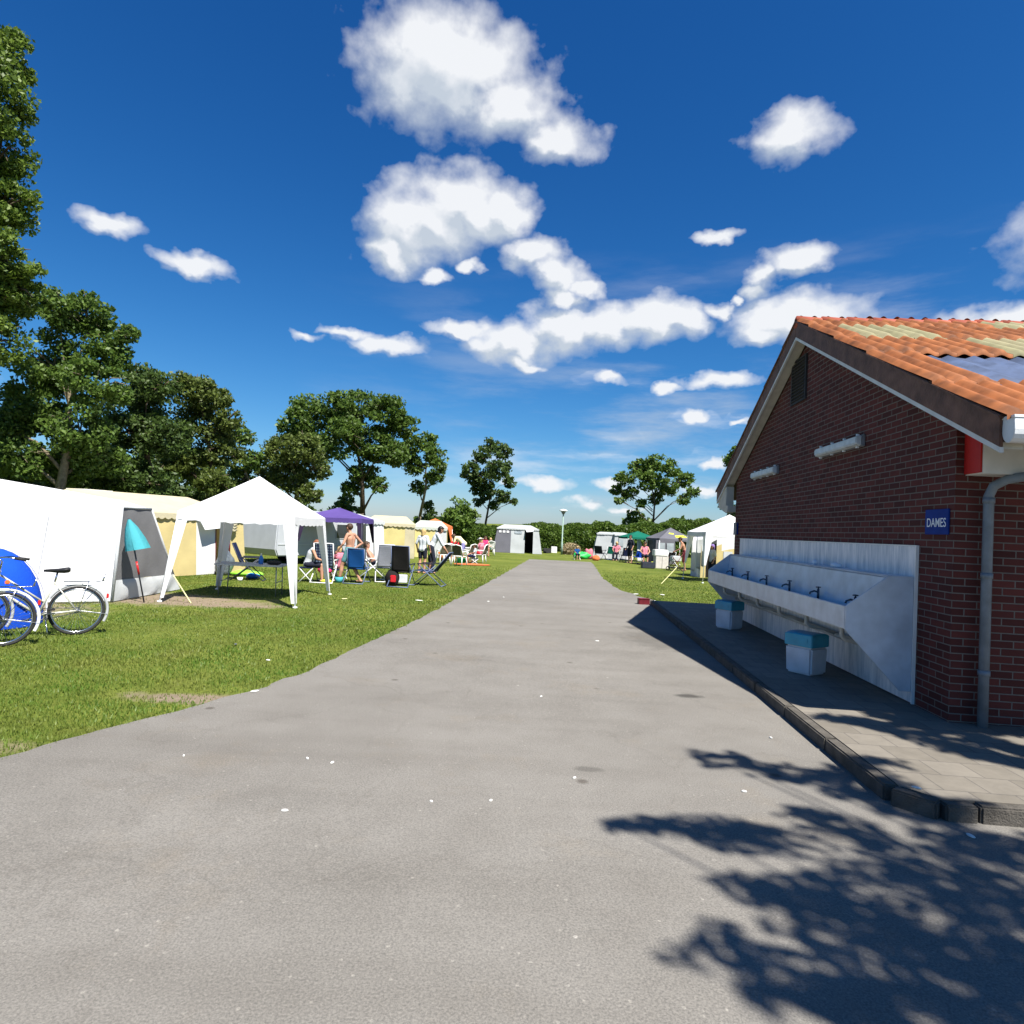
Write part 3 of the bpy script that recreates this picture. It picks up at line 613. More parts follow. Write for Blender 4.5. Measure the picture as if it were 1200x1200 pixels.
# wall fittings: each hangs on the wall, a thing of its own
def wall_lamp(y0, y1, z, label):
    t = thing('wall_lamp', label, 'wall lamp', W(-.002, (y0 + y1) / 2, z), -PSI, 'tube lamps on the brick gable'); l = abs(y1 - y0)
    MB().span((-.035, -l / 2, -.075), (0, l / 2, .075)).build('lamp_base', M['lamp_body'], t, False, .008)
    mb = MB(); mb.prism([(-.036, -l / 2 + .02, -.07), (-.11, -l / 2 + .02, -.045), (-.11, -l / 2 + .02, .045), (-.036, -l / 2 + .02, .07)], (0, l - .04, 0)); c = mb.build('lamp_cover', M['lamp_cover'], t, False, .012)
    for k in (-.42, -.14, .14, .42):
        for s in (-1, 1): MB().box((-.05, k * l, s * .078), (.03, .03, .02)).build('clip', M['white_metal'], t)
wall_lamp(1.85, 3.22, 3.06, 'nearer, larger-looking white tube lamp on the brick gable wall')
wall_lamp(5.02, 6.4, 3.0, 'farther, smaller-looking white tube lamp on the brick gable wall')
def dames():
    t = thing('sign', 'blue sign reading DAMES beside the brick corner', 'sign', W(-.002, .26, 2.02), -PSI)
    MB().span((-.014, -.2, -.125), (0, .2, .125)).build('sign_plate', M['sign_blue'], t, False, .004)
    cu = bpy.data.curves.new('lettering', 'FONT'); cu.body = 'DAMES'; cu.align_x = 'CENTER'; cu.align_y = 'CENTER'; cu.size = .125; cu.extrude = .001; cu.offset = .0004
    o = bpy.data.objects.new('tmp', cu); C.objects.link(o); bpy.context.view_layer.update()
    me = bpy.data.meshes.new_from_object(o.evaluated_get(bpy.context.evaluated_depsgraph_get())); bpy.data.objects.remove(o)
    me.name = 'lettering'; me.materials.clear(); me.materials.append(M['sign_white'])
    me.transform(Matrix(((0, 0, -1, -.0165), (-.84, 0, 0, 0), (0, 1.0, 0, -.012), (0, 0, 0, 1))))
    q = bpy.data.objects.new('lettering', me); C.objects.link(q); q.parent = t
dames()
t = thing('sign', 'small blue sign at the far corner of the brick wall', 'sign', W(-.002, 7.6, 1.98), -PSI)
MB().span((-.03, -.1, -.12), (0, .1, .12)).build('sign_plate', M['sign_blue'], t, False, .004); MB().span((-.05, -.1, -.13), (-.031, .1, .13)).build('sign_frame', M['lamp_body'], t)

def trough():
    t = thing('wash_trough', 'long white wash trough with six taps mounted on the brick wall', 'wash trough', W(0, 0, 0), -PSI)
    Y0, Y1 = .6, 7.0
    MB().span((-.028, .59, .15), (-.003, 7.24, 1.767)).build('back_panel', M['scale_panel'], t)
    mb = MB(); mb.span((-.034, .575, .14), (-.003, .589, 1.78)); mb.span((-.034, .589, 1.768), (-.003, 7.24, 1.78)); mb.build('panel_trim', M['white_plastic'], t)
    for y in (Y0 + .005, Y1 - .03):
        MB().prism([(-.70, y, 1.11), (-.70, y, .86), (-.14, y, .26), (-.03, y, .26), (-.03, y, 1.452), (-.28, y, 1.45)], (0, .025, 0)).build('end_panel', M['trough'], t, False, .004)
    a, b = Y0 + .033, Y1 - .033
    mb = MB(); mb.prism([(-.70, a, .865), (-.70, a, 1.105), (-.675, a, 1.105), (-.675, a, .9), (-.655, a, .865)], (0, b - a, 0)); mb.build('apron', M['trough'], t, False, .006)
    mb = MB(); mb.prism([(-.28, a, 1.452), (-.036, a, 1.452), (-.036, a, 1.425), (-.262, a, 1.425)], (0, b - a, 0)); mb.build('ledge', M['trough'], t, False, .005)
    mb = MB(); mb.prism([(-.282, a, 1.424), (-.262, a, 1.424), (-.316, a, .985), (-.336, a, .985)], (0, b - a, 0)); mb.build('splashback', M['trough'], t)
    mb = MB(); mb.span((-.65, a, .862), (-.05, b, .88)); mb.build('underside', M['trough'], t)
    n = 6; st = (b - a) / n; mb = MB(); z0, z1 = 1.0, 1.015; bx0, bx1 = -.645, -.41
    mb.span((-.674, a, z0), (bx0, b, z1)); mb.span((bx1, a, z0), (-.317, b, z1))
    for k in range(n + 1):
        c = a + k * st; mb.span((bx0, max(a, c - .19), z0), (bx1, min(b, c + .19), z1))
    mb.build('deck', M['trough'], t)
    for k in range(n):
        c = a + (k + .5) * st; h = st / 2 - .19; B = MB(); N = 24
        def ov(x0, x1, hh, z, p=4.0):
            o = []
            for i in range(N):
                q = 2 * math.pi * i / N; cx, sx = math.cos(q), math.sin(q)
                r = (abs(cx) ** p + abs(sx) ** p) ** (-1 / p); o.append(((x0 + x1) / 2 + (x1 - x0) / 2 * cx * r, c + hh * sx * r, z))
            return o
        rings = [ov(bx0 - .008, bx1 + .008, h + .008, z1 + .004, 6), ov(bx0 + .005, bx1 - .005, h - .005, z1 + .002, 5), ov(bx0 + .02, bx1 - .02, h - .02, z1 - .05, 4), ov(bx0 + .04, bx1 - .04, h - .05, z1 - .115, 3), ov(bx0 + .1, bx1 - .1, h * .2, z1 - .125, 2)]
        B.add([p for r in rings for p in r], [(r * N + i, r * N + (i + 1) % N, (r + 1) * N + (i + 1) % N, (r + 1) * N + i) for r in range(4) for i in range(N)] + [tuple(4 * N + i for i in range(N))])
        B.build('basin', M['basin_dark'], t, True)
        T = MB(); x = -.365
        T.tube([(x, c, z1), (x, c, z1 + .02)], .026, 12); T.tube([(x, c, z1), (x, c, z1 + .15)], .015, 10); T.tube([(x, c, z1 + .105), (x - .05, c, z1 + .12), (x - .1, c, z1 + .1), (x - .105, c, z1 + .075)], [.012, .012, .011, .012], 10)
        tp = T.build('tap', M['tap_metal'], t, True)
        K = MB(); K.tube([(x, c, z1 + .15), (x, c, z1 + .18)], .01, 8); K.tube([(x, c - .03, z1 + .17), (x, c + .03, z1 + .17)], .008, 8); K.tube([(x - .03, c, z1 + .17), (x + .03, c, z1 + .17)], .008, 8)
        K.build('tap_handle', M['tap_metal'], tp, True)
    mb = MB(); mb.tube([(-.12, a, .6), (-.12, b, .55)], .035, 12)
    for k in range(n):
        c = a + (k + .5) * st; mb.tube([(-.5, c, .861), (-.5, c, .72), (-.46, c, .68), (-.3, c, .66), (-.13, c, .6)], .025, 10)
    mb.build('drain_pipe', M['drain'], t, True)
trough()

def bin_(px, py, label):
    P = G(px, py, KZ); t = thing('waste_bin', label, 'bin', P, math.radians(33), 'bins under the wash trough')
    MB().box((0, 0, .17), (.34, .34, .34), None, 0, 1.06).build('bin_body', M['bin_white'], t, False, .025)
    mb = MB(); mb.box((0, 0, .412), (.37, .37, .145)); 
    n = 10; vs = []
    for s in (-1, 1):
        for i in range(n + 1): q = math.pi * i / n; vs.append(((.177 * math.cos(q)), s * .177, .485 + .022 * math.sin(q)))
    mb.add(vs, [(i, i + 1, n + 2 + i, n + 1 + i) for i in range(n)] + [tuple(range(n + 1)), tuple(range(n + 1, 2 * n + 2))[::-1]])
    lid = mb.build('lid', M['teal_plastic'], t, False, .012)
    MB().box((-.187, 0, .42), (.008, .26, .05)).build('flap', M['teal_plastic'], lid, False, .003)
    return t
bin_(944, 788, 'nearer teal-lidded waste bin under the wash trough')
bin_(854, 736, 'farther teal-lidded waste bin at the far end of the wash trough')

# tree beyond the right of the view: its boughs drop dappled shade on the lane
SUN = Vector((.37, -.52, 1.0)).normalized(); SH = SUN / SUN.z
def shade_tree():
    bl = []
    for (px, py, h, rx, ry) in ((845, 890, 3.6, .3, .1), (885, 902, 3.5, .38, .14), (950, 915, 3.4, .45, .17), (1000, 908, 3.4, .35, .13), (1010, 935, 3.3, .3, .2),
                                (745, 972, 3.2, .22, .1), (825, 975, 3.2, .45, .14), (885, 986, 3.1, .42, .18), (965, 962, 3.3, .28, .09), (1000, 985, 3.1, .3, .12), (1080, 958, 3.2, .35, .16),
                                (930, 1050, 2.9, .45, .2), (1050, 1030, 3.0, .4, .26), (1160, 1000, 3.1, .5, .3), (1000, 1100, 2.8, .4, .26), (860, 1120, 2.7, .3, .16), (1130, 1110, 2.8, .45, .3), (1190, 1060, 3.0, .5, .35), (950, 1170, 2.7, .35, .2), (1080, 1185, 2.6, .4, .25), (1190, 1170, 2.7, .4, .3)):
        g = G(px, py); bl.append((g + SH * h, (rx, ry, .14)))
    bl = [(c + SH * 4.4, r) for c, r in bl]
    for (px, py) in ((985, 842), (1012, 847), (1042, 853), (1080, 863), (1120, 876), (1160, 886), (1195, 893), (1225, 900)): bl.append((G(px, py, KZ) + SH * 7.6, (.26, .15, .12)))
    for (px, py) in ((1050, 840), (1080, 846), (1115, 858), (1150, 868), (1185, 876), (1220, 884)): bl.append((G(px, py, KZ) + SH * 7.2, (.28, .16, .12)))
    for k in range(22):
        for yy, hh in ((-.12, 7.0), (.04, 7.3), (.2, 7.1)): bl.append((W(-.35 + k * .3 + yy, yy) + SH * hh, (.3, .13, .1)))
    t = thing('shade_tree', 'leafy tree beside the washroom whose boughs shade the lane', 'tree', (7.5, -4.6, 0))
    b = Vector((7.5, -4.6, 0)); mb = MB(); kn = Vector((-.6, .5, 4.6))
    mb.tube([(0, 0, -.1), (0, 0, .2), (-.2, .1, 2.4), kn, (-.6, .5, 8)], [.36, .28, .25, .2, .08], 12)
    for c, r in bl[:21]: c = c - b; mb.tube([kn, kn.lerp(c, .5) + Vector((0, 0, .35)), c - Vector((.1, 0, 0)), c + Vector((-.2, .1, 0))], [.05, .022, .007, .003], 6)
    mb.build('trunk', M['bark'], t, True)
    P = [] 
    for i, (c, r) in enumerate(bl + [(b + Vector((.6, -1.6, 8.6)), (2.2, 1.8, 1.4)), (b + Vector((2.6, -.6, 7.6)), (1.8, 1.6, 1.2))]):
        big = r[0] > 1; k = 3000 if big else int((4200 if i < 21 else 8000) * r[0] * r[1] + (70 if i < 21 else 150))
        q = RNG.normal(size=(k, 3)); q /= np.linalg.norm(q, axis=1, keepdims=True); q *= RNG.uniform(0, 1, (k, 1)) ** .45
        q *= np.array([r[0], r[1], r[2]]); q += np.array([[noise.noise(Vector(v) * 5 + Vector((i, j * 3, 0))) * .14 for j in range(3)] for v in q])
        P.append(q + np.array(c - b))
    leaf_mesh('crown', np.concatenate(P), .045, M['leaf_fresh'], t)
shade_tree()
#==PART3==
# ------------------------------------------------------------------ TENTS AND GAZEBOS
def white_tent():
    t = thing('frame_tent', 'big white ridge tent with a grey end panel behind the bicycles', 'tent', (-7.47, 12.12, 0))
    o = Vector((-7.47, 12.12, 0)); q = lambda *p: Vector(p) - o
    A0, A1 = q(-7.47, 12.12, .02), q(-7.5, 12.3, 1.81)
    B0, B1 = q(-7.5, 14.6, .02), q(-7.6, 13.5, 1.8)
    d = Vector((-.85, -.53, 0)); C0, C1 = A0 + d * 5.5, A1 + d * 5.5 + Vector((0, .1, .12))
    R0, R1, R2 = q(-8.25, 13.2, 1.97), q(-9.6, 13.0, 2.16), q(-13, 11.6, 2.65)
    K0, K1 = q(-9.0, 16.2, .02), q(-9.0, 15.9, 1.8)
    mb = MB(); mid0, mid1 = A0 + d * 2.4, A1 + d * 2.4
    mb.patch(A0, mid0, mid1, A1, 24, 16, .02, .03, 2.2); mb.patch(mid0, C0, C1, mid1, 24, 16, .02, .03, 2.2); mb.build('wall_panel', M['white_cloth'], t, True)
    mb = MB(); mb.patch(A1, mid1, R1, R0, 18, 8, -.03, .025, 2); mb.patch(mid1, C1, R2, R1, 18, 8, -.05, .025, 2)
    mb.patch(A1, R0, R0 + Vector((-.1, .4, 0)), B1, 6, 6, 0, .01); mb.patch(B1, R0, R1, K1, 8, 8); mb.patch(K1, R1, R2, q(-13.5, 14, 1.8), 8, 8)
    mb.build('roof', M['white_cloth'], t, True)
    mb = MB(); sk = .22
    mb.patch(A0.lerp(A1, sk), B0.lerp(B1, sk * .9), B1, A1, 14, 14, .02, .03, 2.5); mb.patch(B0, K0, K1, B1, 8, 8); mb.build('end_panel', M['mesh_cloth'], t, True)
    out = Vector((.03, -.01, 0)); mb = MB(); mb.patch(A0 + out, B0 + out * 2, B0.lerp(B1, sk * .9) + out, A0.lerp(A1, sk) + out * .6, 20, 8, .03, .07, 4); mb.build('mud_skirt', M['offwhite_cloth'], t, True)
    mb = MB(); mb.tube([A0 + out * .5, A1 + out * .5], .03, 8); mb.tube([B0, B1], .025, 8); mb.tube([A1, B1], .025, 8); mb.build('seam', M['light_grey_cloth'], t, True)
    dn = Vector((.42, -.68, 0))
    for a, b in ((A1 + d * 1.1, A0 + d * 1.2 + dn * .35), (A1 + d * 2.0, A0 + d * 2.1 + dn * .4)): MB().tube([a, b], .004, 5).build('guy_line', M['white_cloth'], t)
    mb = MB(); mb.tube([A0 + d * .02 + dn * .12 + Vector((0, 0, .03)), A0 + d * 1.6 + dn * .12 + Vector((0, 0, .03))], .03, 8); mb.build('ground_bar', M['white_metal'], t, True)
white_tent()

def parasol():
    P = Vector((-6.95, 12.3, 0)); t = thing('parasol', 'folded turquoise parasol leaning in front of the grey tent end', 'parasol', P)
    top = Vector((-.34, -.1, 1.6)); d = top.normalized(); mb = MB(); mb.tube([(0, 0, 0), top], .014, 8); mb.build('pole', M['dark_metal'], t, True)
    mb = MB(); mb.tube([d * .55, d * .8], .019, 8); mb.build('grip', M['red_plastic'], t, True)
    mb = MB(); n = 8; a = d.orthogonal().normalized(); b = d.cross(a); vs = []
    for r, (s, w) in enumerate(((1.62, .02), (1.46, .1), (1.26, .16), (1.08, .19))):
        for k in range(2 * n): q = math.pi * k / n; ww = w * (.9 if k % 2 else .5); vs.append(d * s + a * math.cos(q) * ww * 1.3 + b * math.sin(q) * ww * .8 + Vector((.16 * (1.62 - s), 0, -.08 * (1.62 - s))))
    m = 2 * n; mb.add(vs, [(r * m + i, r * m + (i + 1) % m, (r + 1) * m + (i + 1) % m, (r + 1) * m + i) for r in range(3) for i in range(m)], 0)
    mb.m = [1 if i >= m and i % m < 6 else 0 for i in range(len(mb.f))]
    mb.build('canopy', [M['turq_cloth'], M['dark_turq_cloth']], t, True)
parasol()

def dome_tent():
    P = Vector((-7.75, 9.35, 0)); t = thing('dome_tent', 'small blue dome tent with white piping behind the bicycles', 'tent', P, math.radians(38))
    R, Hh = .86, 1.12; mb = MB(); n, m = 24, 10; vs = []
    prof = lambda k: (R * math.cos(k) ** .8, Hh * math.sin(k))
    for i in range(m + 1):
        k = math.pi / 2 * i / m * .995; r, z = prof(k)
        for j in range(n): a = 2 * math.pi * j / n; vs.append((r * math.cos(a) * (1 - .04 * math.cos(4 * a)), r * math.sin(a), z + .01))
    mb.add(vs, [(i * n + j, i * n + (j + 1) % n, (i + 1) * n + (j + 1) % n, (i + 1) * n + j) for i in range(m) for j in range(n)])
    mb.m = [1 if 14 <= f % n <= 16 and f // n < 7 else 0 for f in range(m * n)]  # dark faces paint the opening's shaded inside onto the closed canopy
    mb.build('canopy', [M['blue_cloth'], M['dark_cloth']], t, True)
    for a in (1.6, 3.2, 6.22):
        mb = MB(); mb.tube([Vector((prof(k)[0] * math.cos(a) * 1.015, prof(k)[0] * math.sin(a) * 1.015, prof(k)[1] * 1.01)) for k in [math.pi / 2 * i / 12 for i in range(13)]], .016, 6); mb.build('piping', M['white_cloth'], t, True)
    mb = MB()
    for z in (.55, .72, .9): 
        mb.tube([Vector((prof(math.asin(z / Hh))[0] * math.cos(a) * 1.02, prof(math.asin(z / Hh))[0] * math.sin(a) * 1.02, z)) for a in [3.4 + .09 * k for k in range(12)]], .022, 6)
    mb.build('window_trim', M['white_cloth'], t, True)
dome_tent()

def frame_tent(name, label, loc, rz, w, d, eave, ridge, wall, roof, panels=None, splay=.12, group=None, valance=.16, cat='tent', doorset=None, windows=()):
    """front wall along local x at y=0 facing -y; panels: (x0, x1, material or None for an open doorway)"""
    t = thing(name, label, cat, loc, rz, group); e = eave
    pt = lambda x, f: Vector((x, -splay * (1 - f), e * f))
    for (x0, x1, m) in (panels or [(0, w, wall)]):
        if m is None: continue
        a, b = (x0 - splay * (x0 <= .01)), (x1 + splay * (x1 >= w - .01))
        MB().patch((a, -splay, .01), (b, -splay, .01), (min(x1, w), 0, e), (max(x0, 0), 0, e), max(4, int((x1 - x0) * 6)), 10, 0, .045, 3.2, 0, random.random() * 9).build('wall_panel', M[m], t, True)
    mb = MB(); mb.patch((-splay, -splay, .01), (-splay, d, .01), (0, d, e), (0, 0, e), 10, 8, 0, .04, 3); mb.build('side_panel', M[wall], t, True)
    mb = MB(); mb.patch((w + splay, d, .01), (w + splay, -splay, .01), (w, 0, e), (w, d, e), 10, 8, 0, .04, 3); mb.build('side_panel', M[wall], t, True)
    MB().patch((-splay, d, .01), (w + splay, d, .01), (w, d, e), (0, d, e), 8, 6).build('back_panel', M[wall], t, True)
    mb = MB(); i = min(.5, w * .18); a, b = Vector((i, d * .55, ridge)), Vector((w - i, d * .55, ridge)); o = .05
    mb.patch((-o, -o, e), (w + o, -o, e), b, a, 14, 6, -.02, .02, 3); mb.patch((w + o, d, e), (-o, d, e), a, b, 10, 6); mb.patch((-o, d, e), (-o, -o, e), a, a, 6, 6); mb.patch((w + o, -o, e), (w + o, d, e), b, b, 6, 6)
    mb.build('roof', M[roof], t, True)
    if valance:
        mb = MB(); n = max(6, int(w * 5)); vs = []
        for k in range(n * 4 + 1):
            x = -o + (w + 2 * o) * k / (n * 4); vs += [(x, -o - .01, e + .01), (x, -o - .02, e - valance * (.7 + .3 * abs(math.sin(math.pi * k / 4))))]
        mb.add(vs, [(2 * k, 2 * k + 1, 2 * k + 3, 2 * k + 2) for k in range(n * 4)]); mb.build('valance', M[roof], t, True)
    for (x0, x1, z0, z1, m) in windows:
        f0, f1 = z0 / e, z1 / e; p = [pt(x0, f0), pt(x1, f0), pt(x1, f1), pt(x0, f1)]; nn = Vector((0, -1, 0)) * .03
        mb = MB(); mb.prism([v + nn for v in p], (0, -.008, 0)); mb.build('window', M[m], t)
    return t
CR = math.radians(70)
t = frame_tent('awning_tent', 'cream awning tent with a dark open doorway behind the white gazebo', (-10, 15.5, 0), CR, 4.75, 3.2, 1.72, 2.25, 'cream_cloth', 'pale_cream_cloth',
               [(0, 2.95, 'cream_cloth'), (2.95, 3.68, 'white_cloth'), (3.68, 4.2, None), (4.2, 4.75, 'cream_cloth')])
mb = MB()
for k in range(5): mb.tube([(4.0 + .02 * k, -.1, 1.68 - .07 * k), (4.2, -.16, 1.62 - .085 * k), (4.4, -.1, 1.66 - .09 * k)], [.03, .06, .035], 8)
mb.build('rolled_flap', M['pale_cream_cloth'], t, True)
mb = MB(); mb.patch((2.9, -.08, 1.7), (3.7, -.08, 1.7), (3.62, -.28, 1.36), (2.98, -.32, 1.3), 8, 6, .08, .04); mb.build('awning_flap', M['offwhite_cloth'], t, True)
mb = MB(); mb.tube([(4.2, -.12, 0), (4.2, -.02, 1.72)], .02, 8); mb.tube([(3.66, -.12, 0), (3.66, -.02, 1.72)], .014, 8); mb.build('door_pole', M['maroon'], t, True)
# the caravan the awning is fixed to: roof and hatch show above it
def caravan(label, loc, rz, l, w, h, hatch=None, color='caravan_white'):
    t = thing('caravan', label, 'caravan', loc, rz); z0 = .32
    prof = [(0, z0 + .25), (.12, z0), (l - .12, z0), (l, z0 + .3), (l - .06, h - .45), (l - .4, h - .04), (l - .8, h), (.7, h), (.3, h - .06), (.05, h - .5)]
    MB().prism([(x, 0, z) for x, z in prof], (0, w, 0)).build('body', M[color], t, False, .04)
    mb = MB(); mb.span((l * .5 - .02, -.012, h - .12), (l * .5 + .02, w * .5, h - .1)); mb.span((.1, -.015, z0 + .42), (l - .1, 0, z0 + .47)); mb.build('trim_strip', M['light_grey_cloth'], t)
    for x0, x1 in (((.5, 1.35), (2.4, 3.3)) if hatch else ((3.0, 3.6),)):
        f = MB().span((x0, -.03, h - 1.05), (x1, .0, h - .5)).build('window', M['glass_dark'], t, False, .01)
        MB().span((x0 - .04, -.02, h - 1.09), (x1 + .04, .001, h - .46)).build('window_frame', M['light_grey_cloth'], f, False, .01)
    for y in (.12, w - .12):
        W_ = MB(); W_.tube([(l * .48, y - .08, .3), (l * .48, y + .08, .3)], .3, 20); wh = W_.build('wheel', M['rubber'], t, True)
    if hatch: MB().span((hatch[0], .5, h - .001), (hatch[1], 1.3, h + .13)).build('roof_hatch', M[color], t, False, .03)
    return t
caravan('cream caravan with a raised roof hatch behind the cream awning tent', (-12.6, 18.0, 0), CR, 4.4, 2.0, 2.2, (.9, 1.9), 'cream_paint')
caravan('white caravan seen through the legs of the white gazebo', (-8.6, 23.5, 0), math.radians(60), 4.2, 2.0, 2.08)
t = frame_tent('awning_tent', 'pale grey awning tent with a black doorway under the purple gazebo', (-7.3, 27.4, 0), math.radians(58), 2.6, 2.0, 1.8, 2.1, 'offwhite_cloth', 'offwhite_cloth', [(0, .95, 'offwhite_cloth'), (.95, 1.5, None), (1.5, 2.6, 'white_cloth')])
frame_tent('frame_tent', 'cream tent with a pale roof band right of the purple gazebo', (-7.4, 31.9, 0), math.radians(8), 2.55, 2.6, 1.72, 2.12, 'pale_cream_cloth', 'pale_cream_cloth', [(0, 2.1, 'yellow_cloth'), (2.1, 2.55, 'pale_cream_cloth')], .06)
frame_tent('frame_tent', 'grey green roofed cream tent in front of the orange gazebo', (-5.25, 34.2, 0), math.radians(5), 1.8, 2.0, 1.62, 1.98, 'yellow_cloth', 'greygreen_cloth', [(0, 1.2, 'yellow_cloth'), (1.2, 1.8, 'offwhite_cloth')], .06)

def gazebo(name, label, c, rz, sx, sy, eave, peak, canopy, legm='white_metal', curtain='white_film', splay=.18, legs=((-1, -1), (1, -1), (1, 1), (-1, 1)), valance=.17, stripe=None, cur_h=.95, wcur=.22):
    t = thing(name, label, 'gazebo', (*c, 0), rz); hx, hy = sx / 2, sy / 2; e = eave
    co = [(-hx, -hy), (hx, -hy), (hx, hy), (-hx, hy)]; mb = MB(); ap = Vector((0, 0, peak))
    n = 10
    for k in range(4):
        a, b = co[k], co[(k + 1) % 4]; vs = []
        for j in range(n + 1):
            f = j / n
            for i in range(n + 1):
                g = i / n; bx = a[0] * (1 - g) + b[0] * g; by = a[1] * (1 - g) + b[1] * g
                z = e + (peak - e) * (f ** 1.06) - .05 * math.sin(math.pi * f) * 4 * g * (1 - g) - .02 * (1 - f) * math.sin(math.pi * g)
                vs.append((bx * (1 - f), by * (1 - f), z))
        w = n + 1; mb.add(vs, [(j * w + i, j * w + i + 1, (j + 1) * w + i + 1, (j + 1) * w + i) for j in range(n) for i in range(n)])
        if stripe: mb.m += []
    cm = [M[canopy]]
    if stripe:
        mb.m = [1 if (f // (n * n) == 0 and (f // n) % n in (2, 3) and f % n in (5, 6, 7, 8)) or (f // (n * n) == 0 and (f // n) % n == 5 and f % n in (2, 3, 4)) else 0 for f in range(len(mb.f))]; cm.append(M[stripe])
    mb.build('canopy', cm, t, True)
    mb = MB()
    for k in range(4):
        a, b = co[k], co[(k + 1) % 4]; vs = []; nn = 24
        for i in range(nn + 1):
            g = i / nn; x, y = a[0] * (1 - g) + b[0] * g, a[1] * (1 - g) + b[1] * g; s = -.02 * math.sin(math.pi * g)
            vs += [(x * 1.003, y * 1.003, e + s), (x * 1.012, y * 1.012, e - valance + s + .012 * math.sin(i * 2.1))]
        mb.add(vs, [(2 * i, 2 * i + 1, 2 * i + 3, 2 * i + 2) for i in range(nn)])
    mb.build('valance', M[canopy], t, True)
    mb = MB()
    for k in range(4):
        a, b = Vector((*co[k], e - .03)) * 1, Vector((*co[(k + 1) % 4], e - .03)); mb.tube([a * .985, b * .985], .013, 6); mb.tube([a * .985, Vector((0, 0, peak - .06))], .013, 6)
    mb.build('roof_frame', M[legm], t, True)
    for (ix, iy) in legs:
        top = Vector((ix * hx * .985, iy * hy * .985, e - .02)); bot = Vector((ix * (hx + splay), iy * (hy + splay), 0))
        l = MB(); l.tube([bot, top], .017, 8); lg = l.build('leg', M[legm], t, True)
        MB().tube([bot, bot + Vector((0, 0, .03))], .045, 10).build('foot', M[legm], lg, True)
        if curtain:
            z0 = e * (1 - cur_h)
            low = bot.lerp(top, z0 / e)
            for ax in (0, 1):
                dv = Vector((-ix, 0, 0)) if ax == 0 else Vector((0, -iy, 0)); off = (Vector((0, iy, 0)) if ax == 0 else Vector((ix, 0, 0))) * .015
                MB().patch(low + off, low + off + dv * .07, top + off + dv * wcur, top + off, 5, 12, 0, .025, 5, 0, random.random() * 7).build('leg_curtain', M[curtain], t, True)
    return t
gazebo('gazebo', 'white party gazebo over a camping table on the lawn', (-5.46, 13.75), .015, 2.3, 2.2, 1.79, 2.62, 'white_cloth', splay=.16)
gazebo('gazebo', 'purple gazebo with a black leg curtain beside the white caravan', (-6.7, 24.8), 0, 2.3, 2.0, 1.86, 2.25, 'purple_cloth', 'dark_metal', 'dark_purple_cloth', .1, cur_h=.5)
gazebo('gazebo', 'orange gazebo showing above the grey green tent roof', (-4.45, 37.4), .1, 2.0, 2.0, 1.72, 2.14, 'orange_cloth', 'white_metal', 'orange_cloth', .1, cur_h=.55, wcur=.25)
gazebo('gazebo', 'green gazebo behind the camping chairs on the right lawn', (8.35, 42.2), .12, 2.0, 2.0, 1.6, 2.0, 'green_cloth', 'dark_metal', None, .06, valance=.12)
gazebo('gazebo', 'slate grey gazebo with lime patches beside the green gazebo', (9.6, 38.6), .15, 2.2, 2.2, 1.62, 2.28, 'slate_cloth', 'light_grey_cloth' if False else 'white_metal', None, .06, stripe='lime_cloth', valance=.12)
gazebo('gazebo', 'white gazebo nearest the washroom on the right lawn', (8.82, 25.95), .1, 2.7, 1.9, 2.0, 2.75, 'white_cloth', splay=.1, cur_h=.65, wcur=.3)

def wash_tent(label, loc, rz, w, d, h):   # dark tent with clear windows under the slate gazebo
    t = thing('frame_tent', label, 'tent', loc, rz)
    mb = MB(); mb.patch((0, 0, 0), (w, 0, 0), (w * .95, .1, h), (w * .05, .1, h), 8, 8, 0, .03); mb.patch((w, 0, 0), (w, d, 0), (w * .95, d, h), (w * .95, .1, h), 6, 6); mb.patch((0, d, 0), (0, 0, 0), (w * .05, .1, h), (w * .05, d, h), 6, 6); mb.patch((0, d, 0), (w, d, 0), (w, d, h), (0, d, h), 4, 4); mb.build('wall_panel', M['slate_cloth'], t, True)
    MB().prism([(w * .05, .1, h), (w * .5, .3, h + .15), (w * .95, .1, h)], (0, d - .1, 0)).build('roof', M['greygreen_cloth'], t)
    for x in (.12, .55): MB().prism([(w * x, .02, h * .42), (w * (x + .34), .02, h * .42), (w * (x + .34), .06, h * .88), (w * x, .06, h * .88)], (0, -.02, 0)).build('window', M['clear_film'], t)
    return t
wash_tent('dark grey tent with two clear windows under the slate gazebo', (9.1, 40.2, 0), .1, 1.35, 1.6, 1.5)

t = frame_tent('frame_tent', 'grey and white frame tent with a black doorway at the lane end', (-1.0, 46.6, 0), math.radians(2), 3.0, 2.2, 1.78, 2.06, 'black_fabric', 'tent_grey',  # black side and back cloth stands in for the shaded interior
               [(0, 1.0, 'slate_cloth'), (1.0, 2.02, 'tent_grey'), (2.02, 2.62, None), (2.62, 3.0, 'tent_grey')], .3, None, .1, windows=[(.12, .3, 1.45, 1.6, 'white_cloth'), (.4, .58, 1.45, 1.6, 'white_cloth'), (.68, .86, 1.45, 1.6, 'white_cloth'), (1.25, 1.8, 1.42, 1.58, 'clear_film')])
mb = MB(); mb.patch((2.02, -.05, 1.78), (2.65, -.05, 1.78), (2.6, -.5, 1.62), (2.12, -.45, 1.56), 6, 6, .06); mb.build('awning_flap', M['offwhite_cloth'], t, True)
t = frame_tent('frame_tent', 'pale grey tent with hanging curtains beside the green gazebo', (6.0, 44.4, 0), math.radians(-6), 1.15, 2.0, 1.72, 1.84, 'tent_grey', 'tent_grey', [(0, 1.15, 'tent_grey')], .3, None, .08)
